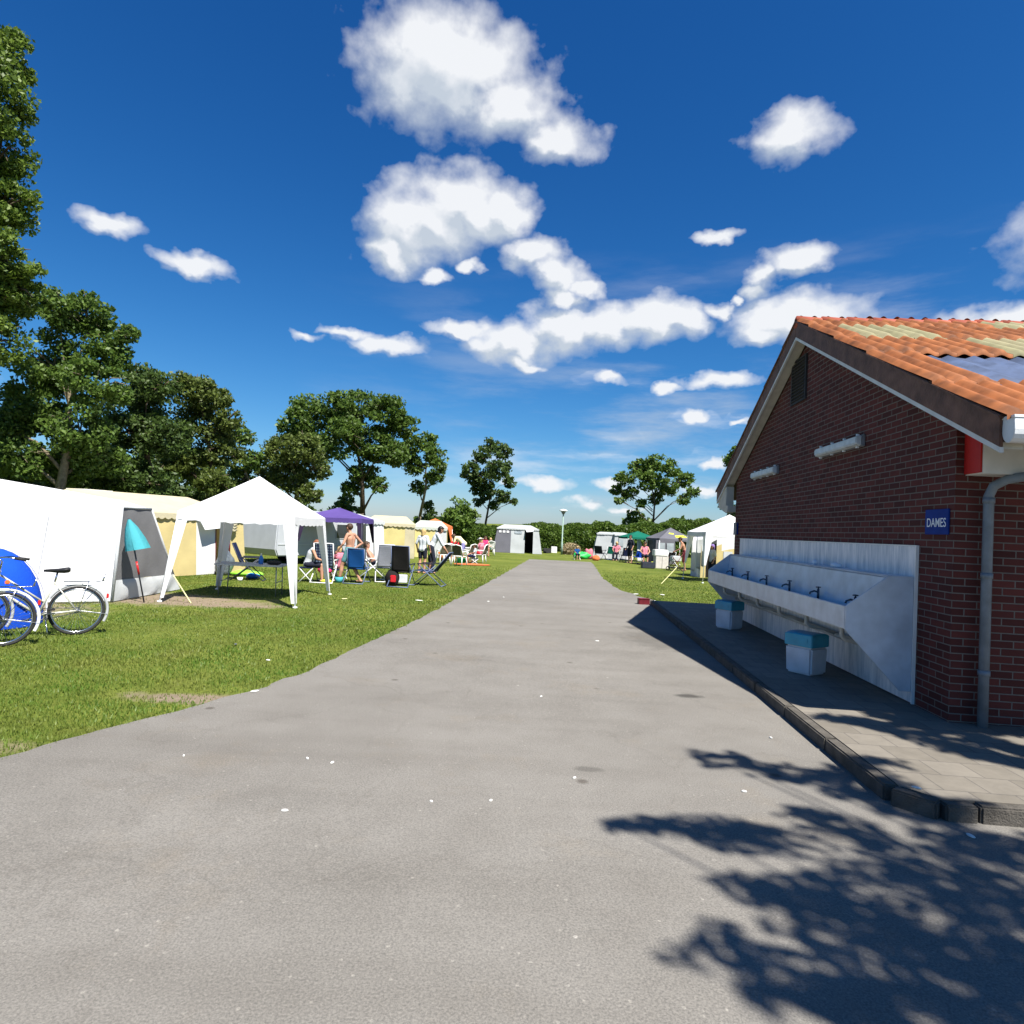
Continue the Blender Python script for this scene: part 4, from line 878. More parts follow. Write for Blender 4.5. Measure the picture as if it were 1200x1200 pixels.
frame_tent('frame_tent', 'light grey tent annex with a folded back white door flap', (7.15, 44.0, 0), math.radians(10), 1.25, 2.0, 1.7, 1.85, 'tent_grey', 'tent_grey', [(0, .85, 'tent_grey'), (.85, 1.25, 'white_cloth')], .1, None, .08, windows=[(.25, .6, .9, 1.4, 'clear_film')])
mb = MB(); 
def hanging(name, label, cat, pts, m, solid=.012):
    mb = MB(); P = [Vector(p) for p in pts]; mb.patch(*P, 8, 10, 0, .05, 5); o = mb.build(name, M[m], None, True, 0, solid); return tag(o, label, cat)
hanging('door_flap', 'white tent flap hanging beside the man in dark clothes', 'tent flap', [(8.25, 41.4, .02), (8.75, 41.5, .02), (8.45, 41.8, 1.6), (8.2, 41.7, 1.6)], 'white_cloth')
# cream and white dome behind the white gazebo on the right
def right_dome():
    t = thing('dome_tent', 'white topped cream tent with an arched doorway against the washroom wall', 'tent', (8.4, 28.2, 0), .05)
    w, d, h = 4.6, 1.3, 2.75; mb = MB(); n = 20; vs = []
    pf = [(w * i / n, .35 + (h - .35) * math.sin(math.pi * min(1, (i / n) * .9 + .1)) ** .55) for i in range(n + 1)]
    rows = 8
    for j in range(rows + 1):
        for x, z in pf: vs.append((x, 0, z * j / rows))
    W1 = n + 1; fs = []; ms = []
    for j in range(rows):
        for i in range(n):
            x = (i + .5) / n * w; z = (j + .5) / rows * pf[i][1]
            if .15 < x < .72 and z < 1.6 - (x - .44) ** 2 * 3: continue
            fs.append((j * W1 + i, j * W1 + i + 1, (j + 1) * W1 + i + 1, (j + 1) * W1 + i)); ms.append(1 if z < 1.35 else 0)
    mb.add(vs, fs); mb.m = ms; mb.build('front_panel', [M['white_cloth'], M['cream_cloth']], t, True)
    mb = MB(); vs = [(x, y, z) for y in (0, d) for x, z in pf]; mb.add(vs, [(i, i + 1, W1 + i + 1, W1 + i) for i in range(n)] + [tuple(range(W1, 2 * W1)) + ((w, d, 0), )[:0]]); mb.build('roof', M['white_cloth'], t, True)
    MB().patch((0, d, 0), (0, 0, 0), (0, 0, pf[0][1]), (0, d, pf[0][1]), 4, 4).build('side_panel', M['white_cloth'], t, True)
    MB().patch((.05, .35, 0), (1.3, .35, 0), (1.3, .35, 1.75), (.05, .35, 1.2), 4, 4).build('doorway_shade', M['black_fabric'], t)  # added black sheet: the doorway's inner shade put into colour
    MB().span((1.0, -.02, .8), (1.4, -.005, 1.2)).build('window', M['light_grey_cloth'], t)
right_dome()
for k, (x, c) in enumerate(((7.72, 'white_cloth'), (7.95, 'offwhite_cloth'), (8.15, 'light_grey_cloth'))):
    hanging('hanging_towel', ['white towel hanging leftmost inside the right white gazebo', 'off white towel hanging in the middle inside the right white gazebo', 'grey towel hanging rightmost inside the right white gazebo'][k], 'towel', [(x, 27.3, .35 + .1 * k), (x + .17, 27.35, .3 + .1 * k), (x + .2, 27.3, 1.78), (x, 27.3, 1.78)], c)
def guy(name, label, a, b):
    mb = MB(); mb.tube([a, b], .012, 5); o = mb.build(name, M['rope']); tag(o, label, 'guy rope')
guy('guy_rope', 'yellow guy rope running to a peg on the right lawn', (8.15, 25.6, 1.9) if False else at(793, 665, 24.2), G(775, 684))
guy('guy_rope', 'yellow guy rope pegged by the left leg of the white gazebo', at(203, 674, 12.6), G(224, 707))

# ------------------------------------------------------------------ CAMP FURNITURE
def camp_table(label, loc, rz, l, w, h):
    t = thing('camping_table', label, 'table', loc, rz)
    MB().box((0, 0, h - .02), (l, w, .04)).build('tabletop', M['table_grey'], t, False, .008)
    mb = MB(); mb.span((-l / 2 - .004, -w / 2 - .004, h - .035), (l / 2 + .004, -w / 2 + .01, h - .004)); mb.span((-l / 2 - .004, w / 2 - .01, h - .035), (l / 2 + .004, w / 2 + .004, h - .004)); mb.build('edge_rail', M['steel'], t)
    for sx in (-1, 1):
        for sy in (-1, 1): MB().tube([(sx * (l / 2 - .12), sy * (w / 2 - .06), h - .03), (sx * (l / 2 - .1), sy * (w / 2 - .05), 0)], .013, 8).build('leg', M['dull_metal'], t, True)
        MB().tube([(sx * (l / 2 - .11), -w / 2 + .06, h * .45), (sx * (l / 2 - .11), w / 2 - .06, h * .45)], .01, 6).build('brace', M['dull_metal'], t, True)
    return t
camp_table('grey folding camping table under the white gazebo', (-5.72, 14.3, 0), .12, 1.4, .7, .7)

def recliner(label, loc, rz, fabric, frame, back=28, h=1.1, w=.52, seat_h=.4, under=None, group='camping chairs on the left lawn', ft=False):
    """folding high-back chair facing local +y"""
    t = thing('camping_chair', label, 'chair', loc, rz, group); b = math.radians(back); hw = w / 2
    hinge = Vector((0, -.22, seat_h)); up = Vector((0, -math.sin(b), math.cos(b))); L = (h - seat_h) / math.cos(b)
    P = lambda x, s: hinge + up * s + Vector((x, 0, 0))
    MB().patch(P(-hw, .03), P(hw, .03), P(hw, L), P(-hw, L), 8, 12, -.02, .015).build('backrest', M[fabric], t, True, 0, .015)
    MB().patch((-hw, -.2, seat_h), (hw, -.2, seat_h), (hw, .28, seat_h + .04), (-hw, .28, seat_h + .04), 8, 8, -.02, .01).build('seat', M[fabric], t, True, 0, .015)
    mb = MB()
    for s in (-1, 1): mb.tube([P(s * (hw + .012), 0), P(s * (hw + .012), L)], .014, 8); mb.tube([(s * (hw + .012), -.22, seat_h), (s * (hw + .012), .3, seat_h + .04)], .014, 8)
    mb.tube([P(-hw, L), P(hw, L)], .014, 8); mb.build('frame', M[frame], t, True)
    for s in (-1, 1):
        mb = MB(); mb.tube([(s * (hw + .03), .22, .62), (s * (hw + .05), -.5, .01)], .014, 8); mb.build('leg', M[frame], t, True)
        mb = MB(); mb.tube([(s * (hw + .03), -.3, .6), (s * (hw + .05), .35, .01)], .014, 8); mb.build('leg', M[frame], t, True)
        mb = MB(); mb.box((s * (hw + .035), -.02, .635), (.05, .52, .03)); mb.build('armrest', M['white_plastic' if frame == 'white_metal' else 'dark_metal'], t, False, .01)
    for yy in (-.5, .35): MB().tube([(-hw - .05, yy, .02), (hw + .05, yy, .02)], .015, 8).build('crossbar', M[frame], t, True)
    if ft: mb = MB(); mb.patch((-hw, .3, seat_h + .04), (hw, .3, seat_h + .04), (hw, .8, .42), (-hw, .8, .42), 6, 6); mb.build('footrest', M[fabric], t, True, 0, .015)
    return t
recliner('checked blue high-back chair with white frame, seen from behind', G(381, 682), .05, 'checked', 'white_metal', 16, 1.1, .5)
recliner('plain deep blue deck chair seen from behind, beside the bare-chested boy', G(419, 683), -.05, 'deck_blue', 'blue_metal', 12, .98, .46)
recliner('grey chair with white legs beside the sunbathing woman', G(450, 681), .25, 'grey_fabric', 'white_metal', 14, 1.1, .46)
recliner('black high-back chair seen from behind on the open lawn', G(471, 687), -.1, 'black_fabric', 'blue_metal', 13, 1.13, .48)
recliner('reclined navy chair seen from the side, right of the black chair', G(500, 686), 1.45, 'navy_fabric', 'blue_metal', 38, .98, .5)
recliner('navy folding chair behind the camping table', G(294, 680), -1.35, 'navy_fabric', 'dark_metal', 24, 1.0, .45)
recliner('navy folding chair by the standing man on the right lawn', G(733, 659), .1, 'navy_fabric', 'dark_metal', 14, .9, .5, group='camping chairs on the right lawn')
recliner('bright blue folding chair under the green gazebo', G(748, 661), .2, 'blue_cloth', 'dark_metal', 14, .8, .5, group='camping chairs on the right lawn')
recliner('green and white folding chair in front of the pale grey tent', G(716, 656), .05, 'green_cloth', 'white_metal', 14, .9, .6, group='camping chairs on the right lawn')
recliner('dark folding chair next to the pale grey tent corner', G(703, 656), -.6, 'dark_cloth', 'dark_metal', 16, .9, .5, group='camping chairs on the right lawn')
recliner('black chair in front of the dark windowed tent', G(783, 664), .4, 'black_fabric', 'white_metal', 16, .85, .5, group='camping chairs on the right lawn')

def garden_chair(label, loc, rz, dark=True):
    t = thing('garden_chair', label, 'chair', loc, rz, 'white garden chairs round the white table')
    mb = MB(); mb.box((0, 0, .42), (.5, .48, .03)); mb.build('seat', M['white_plastic'], t, False, .012)
    mb = MB(); mb.patch((-.22, -.22, .46), (.22, -.22, .46), (.2, -.34, .9), (-.2, -.34, .9), 6, 6, -.03); mb.build('backrest', M['olive_fabric' if dark else 'white_plastic'], t, True, 0, .03)
    mb = MB(); mb.tube([(-.25, -.2, .43), (-.23, -.33, .88), (0, -.37, .93), (.23, -.33, .88), (.25, -.2, .43)], .025, 8); mb.build('back_frame', M['white_plastic'], t, True)
    for sx in (-1, 1):
        for sy in (-1, 1): MB().tube([(sx * .22, sy * .2, .42), (sx * .26, sy * .25, 0)], [.028, .02], 8).build('leg', M['white_plastic'], t, True)
        MB().tube([(sx * .25, -.24, .62), (sx * .27, .1, .64), (sx * .26, .22, .42)], .024, 8).build('armrest', M['white_plastic'], t, True)
    return t
g0 = garden_chair('white garden chair with a dark back, left of the white table', G(526, 660), .1)
dup(g0, G(549, 660), .9, 'white garden chair below the bending woman in yellow'); dup(g0, G(562, 660), 1.3, 'white garden chair carrying the woman with a hat')
g1 = garden_chair('all white garden chair farthest right by the grey tent', G(574, 651), .2, False)
t = thing('garden_table', 'white garden table between the white chairs', 'table', G(534, 658)); MB().box((0, 0, .7), (1.3, .8, .04)).build('tabletop', M['white_plastic'], t, False, .015)
for sx in (-1, 1):
    for sy in (-1, 1): MB().tube([(sx * .55, sy * .32, .69), (sx * .6, sy * .36, 0)], [.03, .022], 8).build('leg', M['white_plastic'], t, True)
#==PART4==
# ------------------------------------------------------------------ BICYCLES (local x = heading)
def bicycle(label, loc, rz, paint, fender, lean=0.05):
    t = thing('bicycle', label, 'bicycle', loc, rz, 'bicycles parked by the white tent'); t.rotation_euler = (lean, 0, rz)
    R = .335; rear, front = Vector((0, 0, R)), Vector((1.06, 0, R)); bb = Vector((.43, 0, .285)); st = Vector((.27, 0, .72))
    ht, hb = Vector((.87, 0, .88)), Vector((.915, 0, .66))
    for hub in (rear, front):
        w = bpy.data.objects.new('wheel', None); C.objects.link(w); w.parent = t
        MB().ring(hub, (0, 1, 0), R - .018, .018, 56, 10).build('tyre', M['rubber'], w, True)
        MB().ring(hub, (0, 1, 0), R - .042, .011, 56, 8).build('rim', M['chrome'], w, True)
        mb = MB()
        for k in range(32):
            a = 2 * math.pi * k / 32; b = a + (.35 if k % 2 else -.35); s = .03 if (k // 2) % 2 else -.03
            mb.tube([hub + Vector((.02 * math.cos(b), s, .02 * math.sin(b))), hub + Vector(((R - .045) * math.cos(a), 0, (R - .045) * math.sin(a)))], .0016, 4)
        mb.build('spokes', M['chrome'], w)
        MB().tube([hub + Vector((0, -.06, 0)), hub + Vector((0, -.03, 0)), hub + Vector((0, .03, 0)), hub + Vector((0, .06, 0))], [.012, .025, .025, .012], 12).build('hub', M['dull_metal'], w, True)
    mb = MB()
    mb.tube([bb, st], .016, 10); mb.tube([hb, bb], .018, 10); mb.tube([ht * .8 + hb * .2, Vector((.37, 0, .45))], .014, 10); mb.tube([ht, hb], .02, 10)
    for s in (-1, 1):
        y = Vector((0, s * .045, 0)); mb.tube([bb + y * .6, rear + y * 1.3], .0105, 8); mb.tube([st + y * .3, rear + y * 1.3], .009, 8)
    mb.build('frame', M[paint], t, True)
    mb = MB()
    for s in (-1, 1): mb.tube([hb + Vector((.005, s * .03, 0)), Vector((.98, s * .045, .5)), front + Vector((0, s * .05, 0))], [.014, .012, .01], 8)
    mb.tube([hb, hb + Vector((.01, 0, -.02))], .025, 8); mb.build('fork', M[paint], t, True)
    mb = MB(); mb.tube([ht, Vector((.85, 0, 1.0)), Vector((.9, 0, 1.04))], .012, 8)
    mb.tube([(.62, -.28, 1.03), (.78, -.25, 1.06), (.9, -.1, 1.05), (.91, 0, 1.04), (.9, .1, 1.05), (.78, .25, 1.06), (.62, .28, 1.03)], .011, 8); hbar = mb.build('handlebar', M['chrome'], t, True)
    for s in (-1, 1): MB().tube([(.58, s * .285, 1.025), (.7, s * .266, 1.045)], .017, 10).build('grip', M['rubber'], hbar, True)
    mb = MB(); mb.tube([st, Vector((.245, 0, .86))], .012, 8); mb.build('seat_post', M['chrome'], t, True)
    mb = MB(); sec = [(.4, .018, .0, .02), (.32, .03, .005, .03), (.24, .06, .005, .04), (.17, .095, .012, .05), (.12, .1, .02, .05), (.1, .07, .015, .03)]; n = 12; vs = []
    for x, hw, dz, th in sec:
        for k in range(n): a = 2 * math.pi * k / n; vs.append((x, hw * math.cos(a), .885 + dz + (th * .5 * math.sin(a) if math.sin(a) > 0 else th * math.sin(a))))
    mb.add(vs, [(r * n + k, r * n + (k + 1) % n, (r + 1) * n + (k + 1) % n, (r + 1) * n + k) for r in range(len(sec) - 1) for k in range(n)] + [tuple(range(n)), tuple(range((len(sec) - 1) * n, len(sec) * n))]); mb.build('saddle', M['black_leather'], t, True)
    for hub, a0, a1 in ((rear, .5, 3.6), (front, .9, 3.7)): MB().ring(hub, (0, 1, 0), R + .024, .019, 28, 8, a0, a1, 0, 1.0).build('fender', M[fender], t, True)
    mb = MB()
    for s in (-1, 1):
        for q in (2.2, 3.3): mb.tube([rear + Vector((0, s * .05, 0)), rear + Vector((math.cos(q) * (R + .03), s * .025, math.sin(q) * (R + .03)))], .003, 5)
    mb.build('fender_stay', M['chrome'], t)
    mb = MB()
    for y in (-.055, 0, .055): mb.tube([(.17, y, .735), (-.26, y, .735), (-.3, y * .5, .745)], .005, 6)
    for x in (.12, -.05, -.22): mb.tube([(x, -.06, .735), (x, .06, .735)], .005, 6)
    for s in (-1, 1): mb.tube([(-.12, s * .06, .735), rear + Vector((-.02, s * .06, .03))], .005, 6)
    mb.tube([(-.28, 0, .735), (-.31, 0, .83)], .01, 6); mb.build('luggage_rack', M['chrome'], t, True)
    MB().box((-.352, 0, .53), (.03, .05, .07)).build('rear_light', M['red_plastic'], t, False, .008)
    mb = MB(); mb.ring(bb + Vector((0, -.055, 0)), (0, 1, 0), .08, .006, 28, 6); mb.tube([bb + Vector((0, -.065, 0)), bb + Vector((0, .065, 0))], .018, 10); mb.build('chainring', M['dull_metal'], t, True)
    for s, a in ((-1, -.5), (1, 2.64)):
        e = bb + Vector((.165 * math.cos(a), s * .075, .165 * math.sin(a))); cr = MB().tube([bb + Vector((0, s * .07, 0)), e], [.012, .009], 8).build('crank', M['dull_metal'], t, True)
        MB().box(e + Vector((0, s * .05, 0)), (.09, .085, .022)).build('pedal', M['rubber'], cr, False, .004)
    mb = MB(); mb.tube([bb + Vector((0, -.055, .08)), rear + Vector((0, -.055, .035))], .005, 5); mb.tube([bb + Vector((0, -.055, -.08)), rear + Vector((0, -.055, -.035))], .005, 5); mb.ring(rear + Vector((0, -.055, 0)), (0, 1, 0), .035, .006, 20, 6); mb.build('chain', M['dark_metal'], t)
    mb = MB(); mb.tube([bb + Vector((-.08, .04, 0)), (.3, .2, .02)], .008, 6); mb.build('kickstand', M['chrome'], t, True)
    return t
bicycle('silver grey step-through bicycle with a black saddle beside the blue tent', G(88, 744), math.radians(213), 'frame_paint', 'fender_grey')
b2 = bicycle('black bicycle with a white rear fender, half cut off at the edge', G(1, 758), math.radians(216), 'dark_metal', 'white_metal')
MB().box((-.02, 0, .79), (.05, .07, .05)).build('reflector', M['amber'], b2, False, .01)

# ------------------------------------------------------------------ PEOPLE
def remesh(mb, name, m, parent, vox, it=3):
    o = mb.build('tmp', m); md = o.modifiers.new('r', 'REMESH'); md.mode = 'VOXEL'; md.voxel_size = vox
    s = o.modifiers.new('s', 'SMOOTH'); s.iterations = it; s.factor = .5
    bpy.context.view_layer.update(); me = bpy.data.meshes.new_from_object(o.evaluated_get(bpy.context.evaluated_depsgraph_get()))
    old = o.data; bpy.data.objects.remove(o); bpy.data.meshes.remove(old)
    me.name = name; me.polygons.foreach_set('use_smooth', [True] * len(me.polygons)); me.materials.clear(); me.materials.append(m)
    q = bpy.data.objects.new(name, me); C.objects.link(q); q.parent = parent
    return q
POSE = {
 'stand': dict(pel=(0, 0, .92), ch=(0, 0, 1.26), nk=(0, -.01, 1.45), hd=(0, .02, 1.58), kn=[(-.1, .03, .49), (.1, .03, .49)], an=[(-.11, -.02, .08), (.11, -.02, .08)], el=[(-.26, -.04, 1.13), (.26, -.04, 1.13)], wr=[(-.27, .08, .9), (.27, .08, .9)]),
 'sit': dict(pel=(0, 0, .53), ch=(0, -.06, .88), nk=(0, -.06, 1.06), hd=(0, 0, 1.19), kn=[(-.11, .42, .52), (.11, .42, .52)], an=[(-.11, .44, .09), (.11, .44, .09)], el=[(-.26, .06, .78), (.26, .06, .78)], wr=[(-.16, .3, .66), (.16, .3, .66)]),
 'recline': dict(pel=(0, 0, .47), ch=(0, -.2, .76), nk=(0, -.29, .93), hd=(0, -.3, 1.07), kn=[(-.1, .43, .55), (.1, .43, .52)], an=[(-.1, .83, .45), (.1, .83, .42)], el=[(-.27, -.1, .62), (.27, -.1, .62)], wr=[(-.2, .14, .58), (.2, .14, .58)]),
 'bend': dict(pel=(0, -.08, .9), ch=(0, .2, 1.14), nk=(0, .36, 1.2), hd=(0, .48, 1.22), kn=[(-.1, .02, .49), (.1, .02, .49)], an=[(-.1, -.06, .08), (.1, -.06, .08)], el=[(-.24, .36, .93), (.24, .36, .93)], wr=[(-.14, .5, .74), (.14, .5, .74)]),
}
def person(label, loc, rz, pose, h=1.7, skin='skin', hair='brown_hair', hairlen=0, top=None, sleeves=0, bottom=None, legs=.45, over={}, build=1.0, vox=.009, group=None, hat=None):
    """local +y = facing"""
    t = thing('person', label, 'person', loc, rz, group); J = {**POSE[pose], **over}; k = h / 1.7
    V = lambda p: Vector(p) * k
    pel, ch, nk, hd = V(J['pel']), V(J['ch']), V(J['nk']), V(J['hd']); up = (ch - pel).normalized(); fw = Vector((1, 0, 0)).cross(up) * -1
    fw = up.cross(Vector((1, 0, 0))).normalized(); fw = fw if fw.y > 0 or fw.z > 0 else -fw
    X = Vector((1, 0, 0)); sh = [ch.lerp(nk, .62) + X * s * .175 * k for s in (-1, 1)]; hp = [pel + X * s * .09 * k for s in (-1, 1)]
    kn, an, el, wr = ([V(p) for p in J[q]] for q in ('kn', 'an', 'el', 'wr'))
    b = build
    def torso(m, g=0.0, lo=0.0):
        for s in (-1, 1):
            m.cap(pel + X * s * .055 * k + up * lo, pel.lerp(ch, .5) + X * s * .045 * k, (.105 * b) * k + g, (.092 * b) * k + g); m.cap(pel.lerp(ch, .5) + X * s * .045 * k, ch + X * s * .07 * k, (.092 * b) * k + g, .105 * k + g)
        m.cap(sh[0] * .92 + sh[1] * .08, sh[1] * .92 + sh[0] * .08, .058 * k + g, .058 * k + g); m.cap(ch + X * .05 * k, ch.lerp(nk, .6), .1 * k + g, .07 * k + g); m.cap(ch - X * .05 * k, ch.lerp(nk, .6), .1 * k + g, .07 * k + g)
    mb = MB(); torso(mb); mb.cap(ch.lerp(nk, .6), hd - Vector((0, 0, .06 * k)), .055 * k, .05 * k)
    hu = (hd - nk).normalized(); hu = (hu + Vector((0, 0, 1.2))).normalized() if pose != 'bend' else (hu * .6 + Vector((0, 0, .8))).normalized()
    hf = hu.cross(X); hf = hf if hf.y > -.2 and hf.dot(fw) > 0 or hf.y > 0 else -hf
    hf = (hf - Vector((0, 0, .15))).normalized()
    mb.cap(hd - hu * .035 * k + hf * .012 * k, hd + hu * .035 * k, .072 * k, .086 * k, 14); mb.cap(hd - hu * .075 * k + hf * .045 * k, hd - hu * .03 * k + hf * .03 * k, .04 * k, .058 * k)
    mb.cap(hd + hf * .09 * k - hu * .02 * k, hd + hf * .085 * k + hu * .02 * k, .014 * k, .008 * k)
    for s in (-1, 1): mb.cap(hd + X * s * .083 * k - hu * .02 * k, hd + X * s * .085 * k + hu * .02 * k, .014 * k, .016 * k)
    for i, s in enumerate((-1, 1)):
        mb.cap(sh[i], el[i], .05 * k * b, .036 * k); mb.cap(el[i], wr[i], .038 * k, .026 * k)
        d = (wr[i] - el[i]).normalized(); sd = d.cross(X); sd = sd.normalized() if sd.length > .2 else Vector((0, 1, 0)); pa = wr[i] + d * .085 * k
        mb.cap(wr[i], pa + sd * .012 * k, .024 * k, .026 * k); mb.cap(wr[i] + d * .03 * k, pa - sd * .016 * k, .02 * k, .022 * k)
        for q, ln in enumerate((.062, .075, .07, .055)):
            r0 = pa + sd * (q - 1.5) * .019 * k; c = X * -s * .018 * k
            mb.cap(r0 - d * .02 * k, r0 + d * ln * .55 * k, .0095 * k, .009 * k, 8); mb.cap(r0 + d * ln * .55 * k, r0 + d * ln * k + c, .009 * k, .0075 * k, 8)
        mb.cap(wr[i] + d * .03 * k + sd * .015 * k, wr[i] + d * .085 * k + sd * .05 * k, .013 * k, .009 * k, 8)
        mb.cap(hp[i], kn[i], .085 * k * b, .055 * k); mb.cap(kn[i], kn[i].lerp(an[i], .35) - (fw * .015 * k), .056 * k, .056 * k); mb.cap(kn[i].lerp(an[i], .35) - fw * .015 * k, an[i], .056 * k, .036 * k)
        sd2 = (an[i] - kn[i]).normalized(); toe = Vector((0, 1, 0)) if sd2.z < -.5 else Vector((0, .3, .95)).normalized()
        mb.cap(an[i] + sd2 * .035 * k - toe * .03 * k, an[i] + sd2 * .045 * k + toe * .13 * k, .036 * k, .026 * k)
    body = remesh(mb, 'body', M[skin], t, vox * k)
    hm = MB(); hm.ball(hd + hu * .03 * k - hf * .022 * k, (.098 * k, .1 * k, .1 * k), 16, 12)
    hm.cap(hd + hu * .05 * k + hf * .02 * k, hd + hu * .07 * k + hf * .05 * k, .075 * k, .05 * k)
    if hairlen:
        e = hd - hf * .075 * k - Vector((0, 0, hairlen * k)); hm.cap(hd - hf * .05 * k, e, .082 * k, .055 * k)
        for s in (-1, 1): hm.cap(hd + X * s * .06 * k - hf * .03 * k, e + X * s * .045 * k + hf * .03 * k, .045 * k, .03 * k)
    remesh(hm, 'hair', M[hair], t, .012 * k, 2)
    for s in (-1, 1): MB().ball(hd + hf * .077 * k + X * s * .03 * k + hu * .008 * k, .0095 * k, 8, 6).build('eye', M['eye'], t, True)
    MB().box(hd + hf * .083 * k - hu * .05 * k, (.045 * k, .012 * k, .008 * k)).build('mouth', M['red_cloth'], t)
    if top:
        m = MB(); torso(m, .014)
        if sleeves:
            for i in (0, 1): m.cap(sh[i], sh[i].lerp(el[i], min(1, sleeves)), .062 * k, .054 * k)
            if sleeves > 1:
                for i in (0, 1): m.cap(el[i], el[i].lerp(wr[i], sleeves - 1), .052 * k, .044 * k)
        remesh(m, 'shirt', M[top], t, .012 * k)
    if bottom:
        m = MB()
        for s in (-1, 1): m.cap(pel + X * s * .055 * k + up * .05 * k, pel + X * s * .055 * k, .112 * k * b, .118 * k * b)
        for i in (0, 1):
            m.cap(hp[i], hp[i].lerp(kn[i], min(1, legs * 2)), .1 * k * b, (.082 if legs <= .5 else .07) * k)
            if legs > .5: m.cap(kn[i], kn[i].lerp(an[i], legs * 2 - 1), .068 * k, .055 * k)
        remesh(m, 'shorts' if legs <= .5 else 'trousers', M[bottom], t, .012 * k)
    if hat: m = MB(); m.tube([hd + hu * .06 * k, hd + hu * .075 * k], [.19 * k, .17 * k], 20); m.ball(hd + hu * .07 * k, (.1 * k, .1 * k, .075 * k)); m.build('hat', M[hat], t, True)
    return t
def up(P, dz): return P + Vector((0, 0, dz))
person('bare-chested boy in teal shorts with a hand on his hip', G(408, 683), math.radians(70), 'stand', 1.68, 'skin', 'brown_hair', 0, None, 0, 'teal_cloth', .32,
       dict(kn=[(-.12, .16, .5), (.1, -.05, .49)], an=[(-.14, .22, .08), (.13, -.3, .1)], el=[(-.3, .03, 1.12), (.36, -.16, 1.14)], wr=[(-.3, .2, .92), (.2, -.02, .98)], hd=(0, .06, 1.57)))
person('red-haired girl sitting hunched beside the checked chair', G(359, 682), math.radians(-75), 'sit', 1.6, 'skin', 'red_hair', .22, 'pattern_top', 0, 'dark_cloth', .4,
       dict(ch=(0, .1, .86), nk=(0, .17, 1.02), hd=(0, .25, 1.13), el=[(-.25, .26, .72), (.25, .26, .72)], wr=[(-.14, .46, .64), (.14, .46, .64)]))
def _extra():
    dup(g0, G(538, 663), -.4, 'white garden chair nearest the lane by the red mat'); dup(g0, G(519, 661), .5, 'white garden chair nearest the orange bucket')
    person('child in a pale top sitting by the red mat', G(555, 661), math.radians(100), 'sit', 1.2, 'skin', 'brown_hair', .06, 'pattern_top', .8, 'navy_fabric', .45, vox=.012); stool('low stool by the red mat', G(555, 661), math.radians(100), .26)
    person('bare-shouldered woman sitting behind the all white garden chair', G(568, 652), math.radians(200), 'sit', 1.6, 'skin', 'brown_hair', .15, 'hot_pink', 0, 'dark_cloth', .3, vox=.012); stool('stool behind the all white garden chair', G(568, 652), math.radians(200), .42)
    person('child in a blue top sitting on the grass by the green airbed', G(676, 656), math.radians(190), 'sit', 1.1, 'skin', 'blond_hair', .06, 'deck_blue', .8, 'dark_cloth', .5, vox=.014); stool('low stool beside the green airbed', G(676, 656), math.radians(190), .26)
def stool(label, loc, rz=0, h=.4, m='navy_fabric', group=None):
    t = thing('camping_stool', label, 'stool', loc, rz, group); MB().box((0, -.02, h), (.4, .36, .025)).build('seat', M[m], t, False, .01)
    for s in (-1, 1):
        MB().tube([(s * .18, -.2, h), (s * .2, .16, 0)], .012, 8).build('leg', M['white_metal'], t, True); MB().tube([(s * .18, .16, h), (s * .2, -.2, 0)], .012, 8).build('leg', M['white_metal'], t, True)
    return t
stool('low stool under the red-haired girl', G(359, 682), math.radians(-75))
person('child in a pink top crouching by the checked chair', G(396, 678), math.radians(40), 'sit', 1.25, 'skin', 'blond_hair', .1, 'pink_cloth', 1, 'dark_cloth', .5); stool('small stool under the child in pink', G(396, 678), math.radians(40), .27)
person('woman in a bikini sunbathing on a reclined lounger', G(439, 677), math.radians(-80), 'recline', 1.62, 'skin', 'brown_hair', .05, None, 0, 'dark_cloth', .12)
recliner('white framed lounger under the sunbathing woman', G(439, 678), math.radians(-80), 'grey_fabric', 'white_metal', 34, .95, .5, .34, ft=True)
person('woman in a pale patterned top standing with her back turned', G(494, 672), math.radians(-20), 'stand', 1.6, 'skin', 'blond_hair', .14, 'pattern_top', 1, 'dark_cloth', .35, vox=.01)
person('dark-haired woman leaning forward over the navy chair', G(507, 672), math.radians(-80), 'bend', 1.72, 'skin', 'black_hair', .1, 'pattern_top', .8, 'dark_cloth', .9, dict(pel=(0, -.1, .95), ch=(0, .06, 1.28), nk=(0, .12, 1.46), hd=(0, .22, 1.57)), vox=.01)
person('child in a lime top standing before the dark-haired woman', G(503, 669), math.radians(-60), 'stand', 1.2, 'skin', 'blond_hair', .08, 'lime_top', .8, 'dark_cloth', .45, vox=.011)
person('woman in a pale yellow shirt bending over the white table', G(541, 659), math.radians(75), 'bend', 1.72, 'tan_skin', 'brown_hair', .12, 'yellow_shirt', .8, 'lavender', .5, vox=.011)
person('woman with a pale hat sitting on a white garden chair', up(G(562, 660), 0), math.radians(60), 'sit', 1.6, 'skin', 'blond_hair', .1, 'pink_cloth', .6, 'red_cloth', .4, vox=.011, hat='offwhite_cloth')
person('child sitting on the all white garden chair by the grey tent', G(574, 651), math.radians(150), 'sit', 1.45, 'skin', 'blond_hair', .06, 'offwhite_cloth', .8, 'green_cloth', .4, vox=.012)
person('person in red sitting behind the white garden table', G(532, 655), math.radians(180), 'sit', 1.5, 'tan_skin', 'brown_hair', .1, 'red_cloth', .8, 'dark_cloth', .5, vox=.012); stool('stool behind the white garden table', G(532, 655), math.pi, .42)
